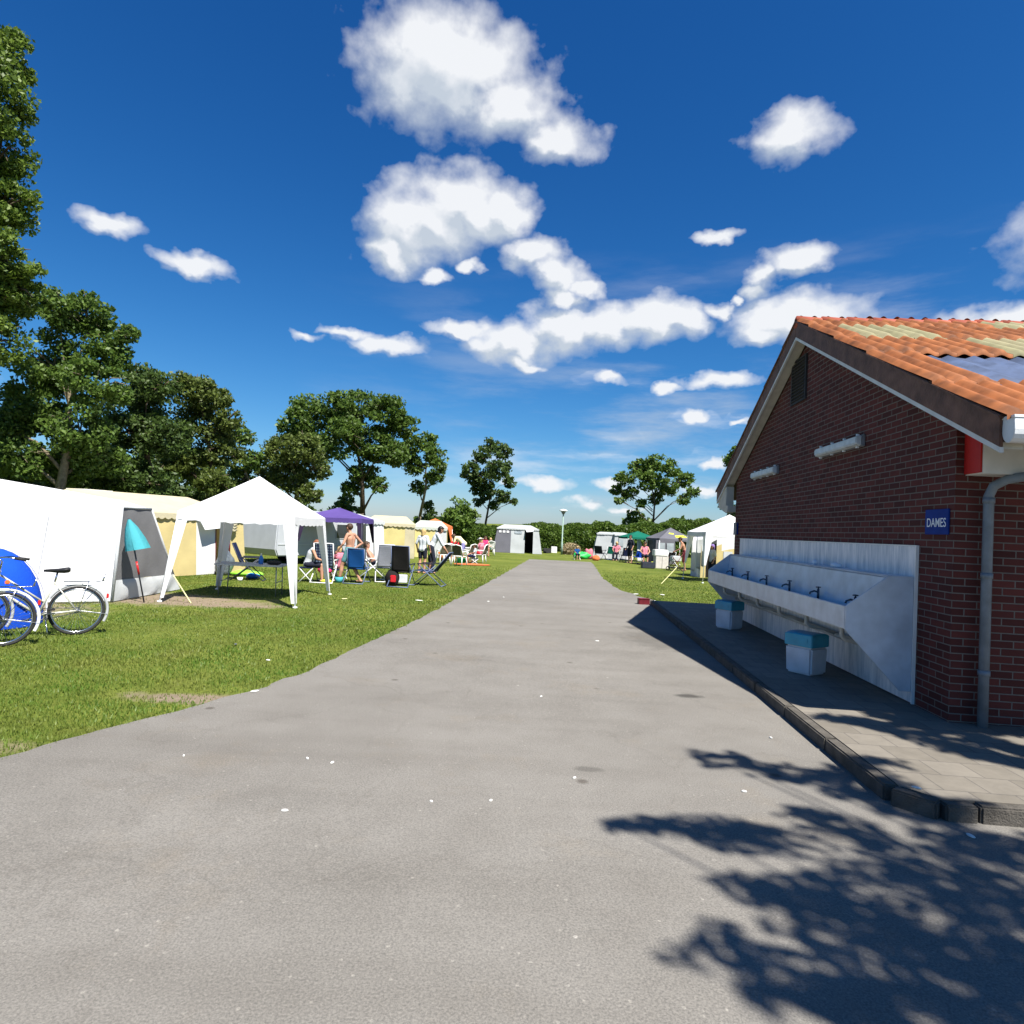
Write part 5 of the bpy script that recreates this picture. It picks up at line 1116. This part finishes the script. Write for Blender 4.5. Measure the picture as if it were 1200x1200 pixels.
person('bare-chested man standing by the cart on the right lawn', G(801, 669), math.radians(75), 'bend', 1.75, 'tan_skin', 'brown_hair', 0, None, 0, 'maroon', .5, dict(pel=(0, -.04, .95), ch=(0, .08, 1.26), nk=(0, .14, 1.45), hd=(0, .22, 1.57), el=[(-.25, .2, 1.1), (.25, .2, 1.1)], wr=[(-.2, .42, .98), (.2, .42, .98)]), vox=.011)
person('man in a pink vest sitting under the green gazebo', G(755, 662), math.radians(175), 'sit', 1.75, 'skin', 'brown_hair', 0, 'pink_cloth', 0, 'dark_cloth', .5, vox=.012, build=1.1); stool('stool under the man in the pink vest', G(755, 662), math.radians(175), .42, 'dark_cloth')
person('man in dark clothes standing by the white tent flap', G(738, 660), math.radians(120), 'stand', 1.72, 'skin', 'black_hair', 0, 'dark_cloth', 1.2, 'dark_cloth', .5, vox=.012)
person('woman in a pink top sitting by the pale grey tent', G(722, 657), math.radians(160), 'sit', 1.6, 'skin', 'blond_hair', .1, 'pink_cloth', .8, 'dark_cloth', .95, vox=.012); stool('stool under the woman by the pale grey tent', G(722, 657), math.radians(160), .42)
person('person with purple-tinted hair in white by the arched doorway', Vector((8.62, 27.3, 0)), math.radians(100), 'stand', 1.5, 'skin', 'purple_hair', .12, 'white_cloth', .9, 'dark_cloth', .6, vox=.011)

# ------------------------------------------------------------------ SMALL THINGS
def one(name, label, cat, mb, m, smooth=False, bevel=0, loc=None, rz=0, group=None, solid=0):
    o = mb.build(name, M[m], None, smooth, bevel, solid)
    if loc is not None: o.location = loc; o.rotation_euler = (0, 0, rz)
    return tag(o, label, cat, group)
def lump(r, seed, amp=.25, n=20, m=14):
    mb = MB(); mb.ball((0, 0, r[2] * .85), r, n, m); mb.v = [tuple(Vector(v) * (1 + amp * noise.noise(Vector(v) * 4 + Vector((seed, 0, 0))))) for v in mb.v]; mb.v = [(x, y, max(z, 0)) for x, y, z in mb.v]; return mb
one('bag', 'bulging dark grey bag left of the camping table', 'bag', lump((.26, .24, .36), 3), 'bag_grey', True, 0, G(262, 674))
one('airbed', 'lime green inflatable lying behind the camping table', 'inflatable', lump((.5, .28, .09), 6, .2), 'acid_green', True, 0, G(290, 675), .2)
one('bag', 'small blue bag lying beside the lime green inflatable', 'bag', lump((.2, .14, .08), 9), 'blue_plastic', True, 0, G(296, 678))
one('cup', 'white cup standing on the grass under the camping table', 'cup', MB().tube([(0, 0, 0), (0, 0, .1), (0, 0, .1)], [.06, .075, .065], 14), 'white_plastic', True, 0, G(281, 681))
t = thing('bottle', 'blue squeeze bottle standing on the camping table', 'bottle', (-5.5, 14.2, .7)); MB().tube([(0, 0, 0), (0, 0, .02), (0, 0, .13), (0, 0, .18), (0, 0, .2)], [.045, .05, .05, .025, .02], 14).build('body', M['blue_plastic'], t, True); MB().tube([(0, 0, .2), (0, 0, .24)], [.022, .014], 12).build('cap', M['white_plastic'], t, True)
one('shoe', 'black shoe lying on the camping table', 'shoe', lump((.15, .06, .05), 12, .2), 'black_leather', True, 0, Vector((-5.2, 14.2, .7)), .3)
def bagpack(label, P, m1, m2):
    t = thing('backpack', label, 'bag', P); lump((.2, .15, .27), 15, .15).build('body', M[m1], t, True); mb = MB(); mb.ring((0, 0, .5), (0, 1, 0), .06, .012, 16, 6, 0, math.pi); mb.build('handle', M[m1], t, True); MB().box((.05, -.14, .22), (.16, .05, .2)).build('pocket', M[m2], t, False, .02)
bagpack('black and red backpack beside the black chair', G(459, 687), 'black_fabric', 'red_cloth')
one('bag', 'hot pink bag hanging below the checked chair', 'bag', lump((.2, .12, .11), 21), 'hot_pink', True, 0, up(G(380, 679), .18))
one('bucket', 'pale blue toy bucket on the grass by the boy', 'bucket', MB().tube([(0, 0, 0), (0, 0, .17), (0, 0, .17), (0, 0, .02)], [.09, .12, .11, .08], 16), 'turq_cloth', True, 0, G(397, 683))
one('bag', 'yellow packet lying under the checked chair', 'packet', lump((.16, .08, .05), 24), 'lime_cloth', True, 0, G(381, 683))
one('bowl', 'white bowl in the grass under the grey chair', 'bowl', MB().tube([(0, 0, 0), (0, 0, .08), (0, 0, .08), (0, 0, .02)], [.07, .13, .12, .06], 18), 'white_plastic', True, 0, G(455, 684))
one('cooler_box', 'grey and white cooler under the black chair', 'cooler', MB().box((0, 0, .12), (.3, .2, .24)), 'bin_white', False, .02, G(471, 683))
one('mat', 'red play mat spread before the white garden chairs', 'mat', lump((.9, .5, .03), 27, .1), 'orange_cloth', True, 0, G(553, 662), .2)
t = thing('tub', 'green plastic tub beneath the bending woman', 'tub', G(541, 660)); MB().tube([(0, 0, 0), (0, 0, .22), (0, 0, .24), (0, 0, .22), (0, 0, .03)], [.2, .27, .3, .26, .18], 22).build('tub_body', M['green_plastic'], t, True)
t = thing('bucket', 'orange bucket beside the white garden table', 'bucket', G(518, 656)); MB().tube([(0, 0, 0), (0, 0, .4), (0, 0, .4), (0, 0, .03)], [.17, .22, .2, .15], 20).build('body', M['orange_plastic'], t, True); MB().ring((0, 0, .4), (0, 1, 0), .21, .008, 20, 5, 0, math.pi).build('handle', M['white_metal'], t, True)
one('airbed', 'bright green airbed slumped at the lane end', 'inflatable', lump((.55, .32, .24), 31, .3), 'bright_green', True, 0, G(682, 655))
one('inflatable', 'pale pink inflatable beside the green airbed', 'inflatable', lump((.3, .2, .36), 34, .35), 'pink_cloth', True, 0, G(690, 655), -.4)
one('bag', 'orange bag on the grass by the pale grey tent', 'bag', lump((.25, .2, .17), 37), 'orange_cloth', True, 0, G(698, 657))
one('box', 'white box standing at the foot of the hedge', 'box', MB().box((0, 0, .25), (.45, .35, .5)), 'white_plastic', False, .02, G(649, 648))
one('box', 'dark crate standing in front of the hedge, left of the white box', 'box', MB().box((0, 0, .18), (.6, .4, .36)), 'vent_dark', False, .02, G(641, 648))
t = thing('cooker_stand', 'white camp cooker on a beige cabinet beside the slate gazebo', 'cooker', G(774, 666), .1); MB().box((0, 0, .33), (.7, .45, .66)).build('cabinet', M['beige_board'], t, False, .01); MB().box((-.05, 0, .84), (.75, .5, .34)).build('cooker', M['white_plastic'], t, False, .03); MB().box((0, -.23, .33), (.012, .01, .6)).build('door_gap', M['vent_dark'], t)
def cart(label, P):
    t = thing('cart', label, 'cart', P, .2); MB().box((0, 0, .62), (.5, .4, .3)).build('bag', M['offwhite_cloth'], t, False, .05); mb = MB()
    for y in (-.2, .2): mb.tube([(-.3, y, .1), (.05, y, .5), (.35, y, .95)], .014, 6); mb.tube([(.3, y, .1), (-.05, y, .5), (-.25, y, .7)], .014, 6)
    mb.tube([(.35, -.2, .95), (.35, .2, .95)], .016, 6); mb.build('frame', M['maroon'], t, True)
    for x in (-.3, .3):
        for y in (-.22, .22): MB().ring((x, y, .11), (0, 1, 0), .09, .022, 18, 8).build('wheel', M['rubber'], t, True)
cart('pushchair with a pale bag beside the bare-chested man', G(791, 669))
one('bag', 'lime yellow bag on the grass under the slate gazebo', 'bag', lump((.26, .16, .14), 40), 'lime_cloth', True, 0, G(766, 664))
one('cooler_box', 'dark cool box on the grass left of the lime yellow bag', 'cooler', MB().box((0, 0, .17), (.7, .4, .34)), 'dark_metal', False, .03, G(759, 666))
t = thing('brick_box', 'maroon box standing at the grass edge on the right', 'box', G(754, 709), .05); MB().box((0, 0, .075), (.28, .17, .15)).build('box_body', M['maroon'], t, False, .01); MB().box((0, 0, .157), (.29, .18, .02)).build('lid', M['maroon'], t, False, .006)
one('rag', 'pale lilac rag at the corner of the grass by the maroon box', 'rag', lump((.1, .07, .05), 44), 'white_cloth', True, 0, G(767, 708))
def scrap(label, P, r, m='litter', s=1): one('scrap', label, 'litter', lump((r * .62, r * .3, .008), s, .9, 10, 6), m, False, 0, up(P, .02), s)
scrap('white sheet of paper at the grass edge left of the maroon box', G(746, 697), .22, 'litter', 1); scrap('white sheet of paper on the right lawn behind the maroon box', G(777, 698), .2, 'litter', 2)
scrap('white paper plate on the lawn before the black chair', G(492, 705), .13, 'litter', 3); scrap('yellowish packet on the lawn in front of the deck chair', G(403, 703), .12, 'rope', 4)
scrap('dark can lying on the lawn near the white gazebo leg', G(276, 757), .06, 'bag_grey', 5); scrap('small white scrap on the lawn near the lane edge', G(314, 776), .05, 'litter', 6)
scrap('pale stick-like scrap at the lane edge', G(298, 813), .07, 'litter', 7)
k = 0
for (px, py, r, lb) in ((389, 898, .03, 'white fleck on the lane, nearest the left verge'), (360, 893, .03, 'white fleck on the lane just left of another fleck'), (333, 955, .035, 'white fleck on the lane, lowest of the left ones'), (572, 706, .07, 'white scrap in the middle of the lane, far up'), (590, 701, .06, 'white scrap on the lane beside the farther scrap'),
                        (700, 753, .05, 'pale fleck on the lane left of the building shadow'), (634, 819, .03, 'white fleck in the middle of the lane'), (903, 868, .03, 'white fleck on the lane near the washroom kerb'), (872, 932, .03, 'white fleck on the lane between the leafy shadows'), (673, 916, .025, 'white fleck on the lane, right of the middle'),
                        (215, 890, .02, 'tiny white fleck on the lane by the left verge'), (505, 944, .02, 'tiny white fleck low on the lane'), (575, 943, .02, 'tiny pale fleck low in the middle of the lane'), (1137, 984, .06, 'crumpled white wrapper in the shade below the kerb'), (1075, 928, .05, 'white scrap lying on the corner of the kerb')):
    P = G(px, py, KZ if py == 928 else 0); scrap(lb, P, r, 'litter', 20 + k); k += 1

for k, (y, r, lb) in enumerate(((4.6, .07, 'white lump of soap scum on the trough ledge, farthest'), (2.9, .06, 'white cloth lying on the middle of the trough ledge'), (2.2, .08, 'crumpled white cloth on the trough ledge near the nearer end'))): one('cloth', lb, 'cloth', lump((r, r * .6, .035), 60 + k, .5), 'sign_white', True, 0, W(-.15, y, 1.45), k)
_extra()
def lamp_post():
    P = G(658, 650); t = thing('lamp_post', 'slim green lamp post with a flat white disc head', 'street lamp', P)
    h = 3.25; MB().tube([(0, 0, 0), (0, 0, .9), (0, 0, .92), (0, 0, h - .25)], [.075, .075, .05, .045], 12).build('pole', M['post_green'], t, True)
    MB().tube([(0, 0, h - .25), (0, 0, h - .12), (0, 0, h)], [.06, .14, .2], 16).build('lamp_neck', M['lamp_body'], t, True)
    MB().tube([(0, 0, h - .02), (0, 0, h), (0, 0, h + .06), (0, 0, h + .12), (0, 0, h + .15)], [.2, .3, .3, .18, .03], 20).build('lamp_head', M['white_plastic'], t, True)
lamp_post()

# ------------------------------------------------------------------ TREES AND HEDGES
LB = [
 ('tall bright tree at the left edge of the photo', (-17.3, 19.5, 0), [(-20, 110, 60), (0, 175, 42), (12, 240, 36), (-30, 230, 60), (5, 300, 42), (20, 335, 32), (-25, 340, 60), (-10, 60, 50), (-15, 400, 50)], 19, .085, 'leaf_fresh', .3, 'bark'),
 ('broad shadowy tree with a leaning pale trunk behind the white tent', (-15.0, 21.0, 0), [(70, 365, 36), (105, 372, 36), (130, 415, 32), (60, 425, 46), (112, 452, 42), (150, 392, 16), (40, 480, 48), (95, 505, 42), (20, 535, 40), (115, 540, 36), (75, 545, 34), (0, 500, 40)], 22, .09, 'leaf', .2, 'pale_bark'),
 ('dense dark tree between the leaning tree and the olive tree', (-14.6, 25.5, 0), [(160, 455, 36), (185, 450, 28), (150, 505, 42), (190, 510, 38), (170, 475, 30), (140, 555, 36), (180, 565, 28)], 25, .095, 'leaf_dark', .22, 'bark'),
 ('olive green tree with a rounded top above the cream caravan', (-13.2, 28, 0), [(225, 460, 30), (250, 468, 26), (268, 492, 18), (235, 505, 42), (262, 530, 28), (215, 545, 32), (250, 565, 24)], 27, .1, 'leaf_olive', .22, 'bark'),
 ('small pale tree beside the olive tree', (-12.2, 31, 0), [(288, 512, 15), (296, 540, 17), (284, 560, 20), (275, 580, 16)], 30, .11, 'leaf', .14, 'pale_bark'),
 ('wide-topped olive tree in front of the great round tree', (-10.6, 31, 0), [(330, 530, 26), (355, 525, 26), (372, 548, 20), (340, 560, 30), (315, 555, 20), (362, 578, 18)], 31, .11, 'leaf_olive', .2, 'pale_bark'),
 ('great round-topped tree behind the purple gazebo', (-8.6, 38.5, 0), [(360, 488, 32), (392, 478, 28), (425, 478, 28), (455, 482, 26), (472, 500, 22), (340, 505, 20), (400, 512, 36), (440, 520, 34), (462, 532, 22), (375, 525, 26), (428, 556, 22), (412, 572, 14), (445, 570, 13)], 38.5, .135, 'leaf', .2, 'bark'),
 ('slender open tree right of the great round tree', (-6.2, 42.5, 0), [(498, 518, 17), (510, 535, 16), (488, 545, 17), (508, 560, 14), (490, 572, 12), (518, 548, 9), (480, 525, 14)], 42, .14, 'leaf', .13, 'pale_bark'),
 ('dark feathery tree standing alone left of the lane end', (-2.3, 55, 0), [(577, 522, 12), (590, 530, 13), (566, 534, 14), (552, 550, 12), (585, 550, 17), (570, 562, 15), (598, 565, 10), (590, 582, 11), (560, 574, 10), (602, 588, 6), (545, 556, 7), (572, 576, 12), (562, 588, 9), (580, 592, 9), (556, 562, 11)], 55, .17, 'leaf_dark', .12, 'bark'),
 ('spreading umbrella-shaped tree right of the lamp post', (13.4, 60, 0), [(768, 543, 15), (748, 548, 14), (786, 549, 14), (732, 560, 13), (802, 563, 13), (760, 563, 17), (782, 570, 15), (722, 574, 9), (812, 577, 9), (738, 578, 12), (800, 585, 9), (768, 584, 10), (725, 586, 7), (752, 590, 8)], 60, .185, 'leaf_hedge', .14, 'bark'),
 ('tree half hidden behind the washroom gable', (12.2, 33, 0), [(872, 530, 18), (858, 540, 12), (880, 555, 22), (862, 575, 16), (850, 590, 10), (875, 595, 18), (862, 605, 12)], 33, .12, 'leaf_hedge', .18, 'bark'),
]
for (lb, base, bl, Y, leaf, lm, tr, bk) in LB:
    tree('broadleaf_tree', lb, base, pblobs(bl, Y, Y * .035), leaf * .8, lm, tr, bk, 'trees round the campsite', 1.2, .38 if Y < 40 else .42)
def bush(label, blobs, Y, leaf, lm, base):
    t = thing('bush', label, 'bush', base, 0, 'bushes at the campsite edge'); b = Vector(base)
    bl = [(Vector(c) - b, r) for c, r in pblobs(blobs, Y, .8)]; mb = MB()
    for c, r in bl: mb.tube([(0, 0, -.05), c * .5, c], [.06, .04, .015], 6)
    mb.build('stem', M['bark'], t, True); leaf_mesh('foliage', crown_points([(tuple(c), r) for c, r in bl], leaf, 1.1, .42), leaf, M[lm], t)
bush('round light green bush below the dark feathery tree', [(538, 596, 16), (528, 605, 13), (550, 605, 14), (540, 612, 16)], 50, .15, 'leaf_hedge', at(540, 640, 50) * Vector((1, 1, 0)) if False else Vector((at(540, 620, 50).x, 50, 0)))
bush('dark pointed bush beside the slender open tree', [(503, 592, 8), (503, 604, 11), (495, 612, 10)], 44, .13, 'leaf_dark', Vector((at(502, 620, 44).x, 44, 0)))
bush('bright bush under the great round tree', [(406, 588, 12), (400, 598, 14), (415, 602, 12)], 41, .13, 'leaf_hedge', Vector((at(406, 620, 41).x, 41, 0)))
bush('distant dark round bush left of the spreading tree', [(745, 606, 12), (738, 614, 11), (755, 614, 11)], 64, .2, 'leaf', Vector((at(745, 620, 64).x, 64, 0)))
bush('distant round bush right of the spreading tree', [(797, 612, 9), (790, 618, 9), (806, 618, 10)], 62, .19, 'leaf', Vector((at(797, 620, 62).x, 62, 0)))
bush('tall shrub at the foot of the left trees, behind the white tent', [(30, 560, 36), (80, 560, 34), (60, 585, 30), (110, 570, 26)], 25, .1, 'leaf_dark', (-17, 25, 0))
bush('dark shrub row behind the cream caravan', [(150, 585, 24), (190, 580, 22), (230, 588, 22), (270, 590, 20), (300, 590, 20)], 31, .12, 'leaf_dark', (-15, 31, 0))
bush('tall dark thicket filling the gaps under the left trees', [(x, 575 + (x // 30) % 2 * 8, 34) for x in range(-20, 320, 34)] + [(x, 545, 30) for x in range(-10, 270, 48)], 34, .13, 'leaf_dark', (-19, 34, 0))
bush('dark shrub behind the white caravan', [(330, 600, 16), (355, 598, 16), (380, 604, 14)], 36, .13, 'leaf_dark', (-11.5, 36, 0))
def hedge(label, x0, x1, y0, y1, h0, h1, depth, leaf, lm, n):
    t = thing('hedge', label, 'hedge', ((x0 + x1) / 2, (y0 + y1) / 2, 0)); L = math.hypot(x1 - x0, y1 - y0)
    u = RNG.uniform(-.5, .5, n); hh = h0 + (h1 - h0) * (u + .5); bump = np.array([noise.noise(Vector((q * L * .55, x0, 0))) * .3 + noise.noise(Vector((q * L * 1.7, x0, 4))) * .14 for q in u]); hh = hh * (1 + bump * .55)
    f = RNG.uniform(0, 1, n) ** .8; top = RNG.uniform(0, 1, n) < .35
    z = np.where(top, hh * RNG.uniform(.86, 1.02, n), hh * f); rnd = np.sqrt(np.clip(1 - (z / hh * .98) ** 4, .05, 1))
    wv = np.array([noise.noise(Vector((q * L * 1.1, a * 1.3, 7))) for q, a in zip(u, z)]) * .35
    v = np.where(top, RNG.uniform(-.5, .5, n) * depth * rnd, -depth * .5 * rnd * RNG.uniform(.75, 1.05, n) + wv * depth * .4)
    P = np.stack([u * (x1 - x0), u * (y1 - y0) + v, z], 1); leaf_mesh('foliage', P, leaf, M[lm], t)
    mb = MB(); k = int(L / 2)
    for i in range(k): q = (i + .5) / k - .5; mb.tube([(q * (x1 - x0), q * (y1 - y0), -.05), (q * (x1 - x0) + .1, q * (y1 - y0), h0 * .8)], [.07, .03], 6)
    mb.build('stem', M['bark'], t, True)
hedge('long bright green hedge across the lane end', 1.0, 13, 55, 56, 2.15, 2.75, 2.0, .13, 'leaf_hedge', 24000)
hedge('tall hedge behind the right hand gazebos', 12.5, 30, 56.5, 55, 2.8, 3.5, 2.2, .15, 'leaf_hedge', 26000)
hedge('dark hedge left of the grey and white tent', -7.5, .4, 50, 52, 2.3, 1.75, 1.8, .14, 'leaf', 18000)
def straw():
    P = G(669, 650); t = thing('dry_bush', 'dry straw-coloured bush beside the lamp post', 'bush', P); q = RNG.normal(size=(3500, 3)); q /= np.linalg.norm(q, axis=1, keepdims=True); q *= RNG.uniform(.2, 1, (3500, 1)) ** .5 * np.array([.75, .5, .55]); q[:, 2] = np.abs(q[:, 2] + .35)
    leaf_mesh('foliage', q, .1, M['leaf_straw'], t, .25, 1.2); mb = MB()
    for i in range(9): mb.tube([(.2 * math.cos(i), .2 * math.sin(i), 0), (.5 * math.cos(i), .35 * math.sin(i), .7)], .015, 5)
    mb.build('stem', M['straw'], t)
straw()

# ------------------------------------------------------------------ SKY, SUN, CAMERA
world = bpy.data.worlds.new('World'); bpy.context.scene.world = world; world.use_nodes = True
wt = world.node_tree; N, L = wt.nodes, wt.links; bg = N['Background']
SKY_STRENGTH = .05; EXPO = 1.2
sky = N.new('ShaderNodeTexSky'); sky.sky_type = 'NISHITA'; sky.sun_disc = False
sky.sun_elevation = math.asin(SUN.z); sky.sun_rotation = math.atan2(SUN.x, SUN.y); sky.air_density = 1.0; sky.dust_density = .35; sky.ozone_density = 3.0; sky.altitude = 0
def azel(px, py):
    r = ray(px, py).normalized(); return math.atan2(r.x, r.y), math.asin(r.z)
CL = [(480, 262, 52, 42, 1), (540, 240, 66, 34, 1), (510, 258, 60, 34, 1), (560, 252, 46, 30, 1), (590, 246, 32, 26, 1), (458, 292, 25, 26, 1), (510, 325, 20, 9, .7), (552, 312, 14, 8, .6),
      (622, 298, 34, 18, 1), (655, 322, 36, 20, 1), (688, 336, 18, 10, .9), (660, 348, 26, 12, .9),
      (540, 388, 42, 11, 1), (600, 404, 52, 24, 1), (660, 385, 46, 28, 1), (712, 384, 42, 26, 1), (765, 378, 40, 26, 1), (800, 376, 26, 22, .9), (614, 426, 26, 9, .9),
      (932, 304, 38, 16, 1), (896, 320, 22, 17, .8), (884, 340, 18, 12, .7), (935, 374, 64, 25, 1), (893, 392, 26, 15, .9), (842, 366, 20, 11, .6), (862, 352, 8, 6, .6),
      (837, 278, 26, 8, .8), (712, 444, 27, 8, .75), (842, 448, 46, 11, .85), (782, 455, 18, 6, .7), (815, 484, 16, 10, .75), (868, 494, 12, 5, .7),
      (132, 261, 28, 11, .75), (232, 310, 34, 12, .8), (450, 402, 52, 12, .75), (410, 388, 34, 8, .6), (362, 393, 26, 7, .35),
      (1195, 376, 64, 15, 1), (525, 78, 84, 52, 1), (600, 130, 60, 36, .7), (655, 165, 50, 26, .5), (930, 155, 46, 28, .5),
      (640, 566, 38, 9, .7), (598, 562, 16, 7, .7), (684, 590, 22, 8, .75), (712, 569, 22, 8, .7), (822, 578, 22, 6, .7), (838, 546, 18, 7, .85), (735, 598, 28, 5, .6),
      (-150, 300, 90, 40, .9), (1400, 250, 120, 50, 1), (1500, 420, 160, 40, 1), (-400, 380, 160, 50, 1)]
grp = bpy.data.node_groups.new('cloud_mask', 'ShaderNodeTree')
grp.interface.new_socket('Vector', in_out='INPUT', socket_type='NodeSocketVector'); grp.interface.new_socket('Value', in_out='OUTPUT', socket_type='NodeSocketFloat')
gi, go = grp.nodes.new('NodeGroupInput'), grp.nodes.new('NodeGroupOutput'); acc = None
for (px, py, rx, ry, s) in CL:
    a, e = azel(px, py); ce = math.cos(e); sx, sz = rx * .92 / F / max(ce, .3) * 1.15, ry / F * 1.1
    if px > 1200 or px < 0: sx, sz = rx / F, ry / F
    k = grp.nodes.new('ShaderNodeVectorMath'); k.operation = 'MULTIPLY_ADD'; k.inputs[1].default_value = (1 / sx, 1 / sz, 0); k.inputs[2].default_value = (-a / sx, -e / sz, 0); grp.links.new(gi.outputs[0], k.inputs[0])
    l = grp.nodes.new('ShaderNodeVectorMath'); l.operation = 'LENGTH'; grp.links.new(k.outputs[0], l.inputs[0])
    m = grp.nodes.new('ShaderNodeMath'); m.operation = 'MULTIPLY_ADD'; m.inputs[1].default_value = -1.0; m.inputs[2].default_value = 1.0 + (s - 1) * .42; grp.links.new(l.outputs['Value'], m.inputs[0])
    if acc is None: acc = m.outputs[0]
    else:
        x = grp.nodes.new('ShaderNodeMath'); x.operation = 'SMOOTH_MAX'; x.inputs[2].default_value = .15; grp.links.new(acc, x.inputs[0]); grp.links.new(m.outputs[0], x.inputs[1]); acc = x.outputs[0]
grp.links.new(acc, go.inputs[0])
tc = N.new('ShaderNodeTexCoord'); sp = N.new('ShaderNodeSeparateXYZ'); L.new(tc.outputs['Generated'], sp.inputs[0])
def math_(op, a=None, b=None, c=None, clamp=False):
    k = N.new('ShaderNodeMath'); k.operation = op; k.use_clamp = clamp
    for i, v in enumerate((a, b, c)):
        if v is None: continue
        if isinstance(v, (int, float)): k.inputs[i].default_value = v
        else: L.new(v, k.inputs[i])
    return k.outputs[0]
az = math_('ARCTAN2', sp.outputs['X'], sp.outputs['Y']); elv = math_('ARCSINE', sp.outputs['Z'])
cb = N.new('ShaderNodeCombineXYZ'); L.new(az, cb.inputs[0]); L.new(elv, cb.inputs[1])
def wnoise(scale, det, rough, sx=1, sy=1, off=0):
    mp = N.new('ShaderNodeMapping'); mp.inputs['Scale'].default_value = (sx, sy, 1); mp.inputs['Location'].default_value = (off, off * .7, off); L.new(cb.outputs[0], mp.inputs['Vector'])
    k = N.new('ShaderNodeTexNoise'); k.inputs['Scale'].default_value = scale; k.inputs['Detail'].default_value = det; k.inputs['Roughness'].default_value = rough; L.new(mp.outputs[0], k.inputs['Vector']); return k
w1 = wnoise(20, 4, .5, 1, 1.3, 3.1)
vm = N.new('ShaderNodeVectorMath'); vm.operation = 'SUBTRACT'; L.new(w1.outputs['Color'], vm.inputs[0]); vm.inputs[1].default_value = (.5, .5, .5)
vs_ = N.new('ShaderNodeVectorMath'); vs_.operation = 'MULTIPLY_ADD'; L.new(vm.outputs[0], vs_.inputs[0]); vs_.inputs[1].default_value = (.062, .048, 0); L.new(cb.outputs[0], vs_.inputs[2])
fb = wnoise(24, 5, .5, 1, 1.25, 8.4).outputs['Fac']
def dens(vec):
    g = N.new('ShaderNodeGroup'); g.node_tree = grp; L.new(vec, g.inputs[0]); return g.outputs[0]
m0 = dens(vs_.outputs[0])
ou = N.new('ShaderNodeVectorMath'); ou.operation = 'ADD'; L.new(vs_.outputs[0], ou.inputs[0]); ou.inputs[1].default_value = (.012, .022, 0); m1 = dens(ou.outputs[0])
tot = math_('ADD', m0, math_('MULTIPLY', math_('SUBTRACT', fb, .5), .9))
mr = N.new('ShaderNodeMapRange'); mr.inputs['From Min'].default_value = -.16; mr.inputs['From Max'].default_value = .48; L.new(tot, mr.inputs['Value'])
# thin streaked cirrus low over the horizon
ci = wnoise(4, 7, .58, 1, 5, 1.7).outputs['Fac']
cel = N.new('ShaderNodeMapRange'); cel.inputs['From Min'].default_value = .42; cel.inputs['From Max'].default_value = .12; cel.inputs['To Max'].default_value = .85; L.new(elv, cel.inputs['Value'])
cr = N.new('ShaderNodeMapRange'); cr.interpolation_type = 'SMOOTHSTEP'; cr.inputs['From Min'].default_value = .44; cr.inputs['From Max'].default_value = .8; L.new(ci, cr.inputs['Value'])
cirrus = math_('MULTIPLY', math_('MULTIPLY', cr.outputs[0], cel.outputs[0]), math_('MULTIPLY_ADD', az, 2.2, .75, True))
cov = math_('MAXIMUM', math_('MULTIPLY', mr.outputs[0], .96), cirrus, None, True)
shd = math_('ADD', math_('MULTIPLY', math_('SUBTRACT', m0, m1), 1.6), math_('ADD', .5, math_('MULTIPLY', math_('SUBTRACT', fb, .5), .9)), None, True)
cc = N.new('ShaderNodeValToRGB'); e = cc.color_ramp.elements; e[0].position, e[1].position = .15, .62; CW = 1 / (SKY_STRENGTH * 2 ** EXPO)
e[0].color = (.58 * CW, .65 * CW, .74 * CW, 1); e[1].color = (.92 * CW, .94 * CW, .97 * CW, 1); L.new(shd, cc.inputs['Fac'])
sx_ = N.new('ShaderNodeSeparateColor'); L.new(sky.outputs[0], sx_.inputs[0]); cx_ = N.new('ShaderNodeCombineColor'); KN = SKY_STRENGTH * 2 ** EXPO * .9
for i, (gm, gain) in enumerate(((1.85, .94), (1.24, .89), (.98, 1.05))):     # the deep polarised blue of this sky
    L.new(math_('MULTIPLY', math_('POWER', math_('MULTIPLY', sx_.outputs[i], KN), gm), gain / KN), cx_.inputs[i])
hs = cx_
mxs = N.new('ShaderNodeMix'); mxs.data_type = 'RGBA'; L.new(cov, mxs.inputs['Factor']); L.new(hs.outputs[0], mxs.inputs['A']); L.new(cc.outputs[0], mxs.inputs['B'])
L.new(mxs.outputs['Result'], bg.inputs['Color']); bg.inputs['Strength'].default_value = SKY_STRENGTH

sl = bpy.data.lights.new('sun', 'SUN'); sl.energy = 5.0; sl.angle = math.radians(.53); sl.color = (1, .955, .88)
so = bpy.data.objects.new('sun', sl); C.objects.link(so); so.rotation_euler = SUN.to_track_quat('Z', 'Y').to_euler(); so.location = SUN * 40

cam = bpy.data.cameras.new('camera'); cam.lens = 36 * F / 1200; cam.sensor_width = 36; cam.clip_start = .05; cam.clip_end = 2000
co = bpy.data.objects.new('camera', cam); C.objects.link(co)
ct, st_ = math.cos(PITCH), math.sin(PITCH); c_, s_ = math.cos(ROLL), math.sin(ROLL)
pit = lambda d: Vector((d[0], d[1] * ct - d[2] * st_, d[1] * st_ + d[2] * ct))
right, upv, fwd = pit((c_, 0, s_)), pit((-s_, 0, c_)), pit((0, 1, 0))
co.matrix_world = Matrix(((right.x, upv.x, -fwd.x, 0), (right.y, upv.y, -fwd.y, 0), (right.z, upv.z, -fwd.z, H), (0, 0, 0, 1)))
sc = bpy.context.scene; sc.camera = co
sc.view_settings.view_transform = 'Standard'; sc.view_settings.look = 'None'; sc.view_settings.gamma = 1; sc.view_settings.exposure = EXPO
sc.cycles.max_bounces = 6; sc.cycles.transparent_max_bounces = 4; sc.cycles.use_denoising = True
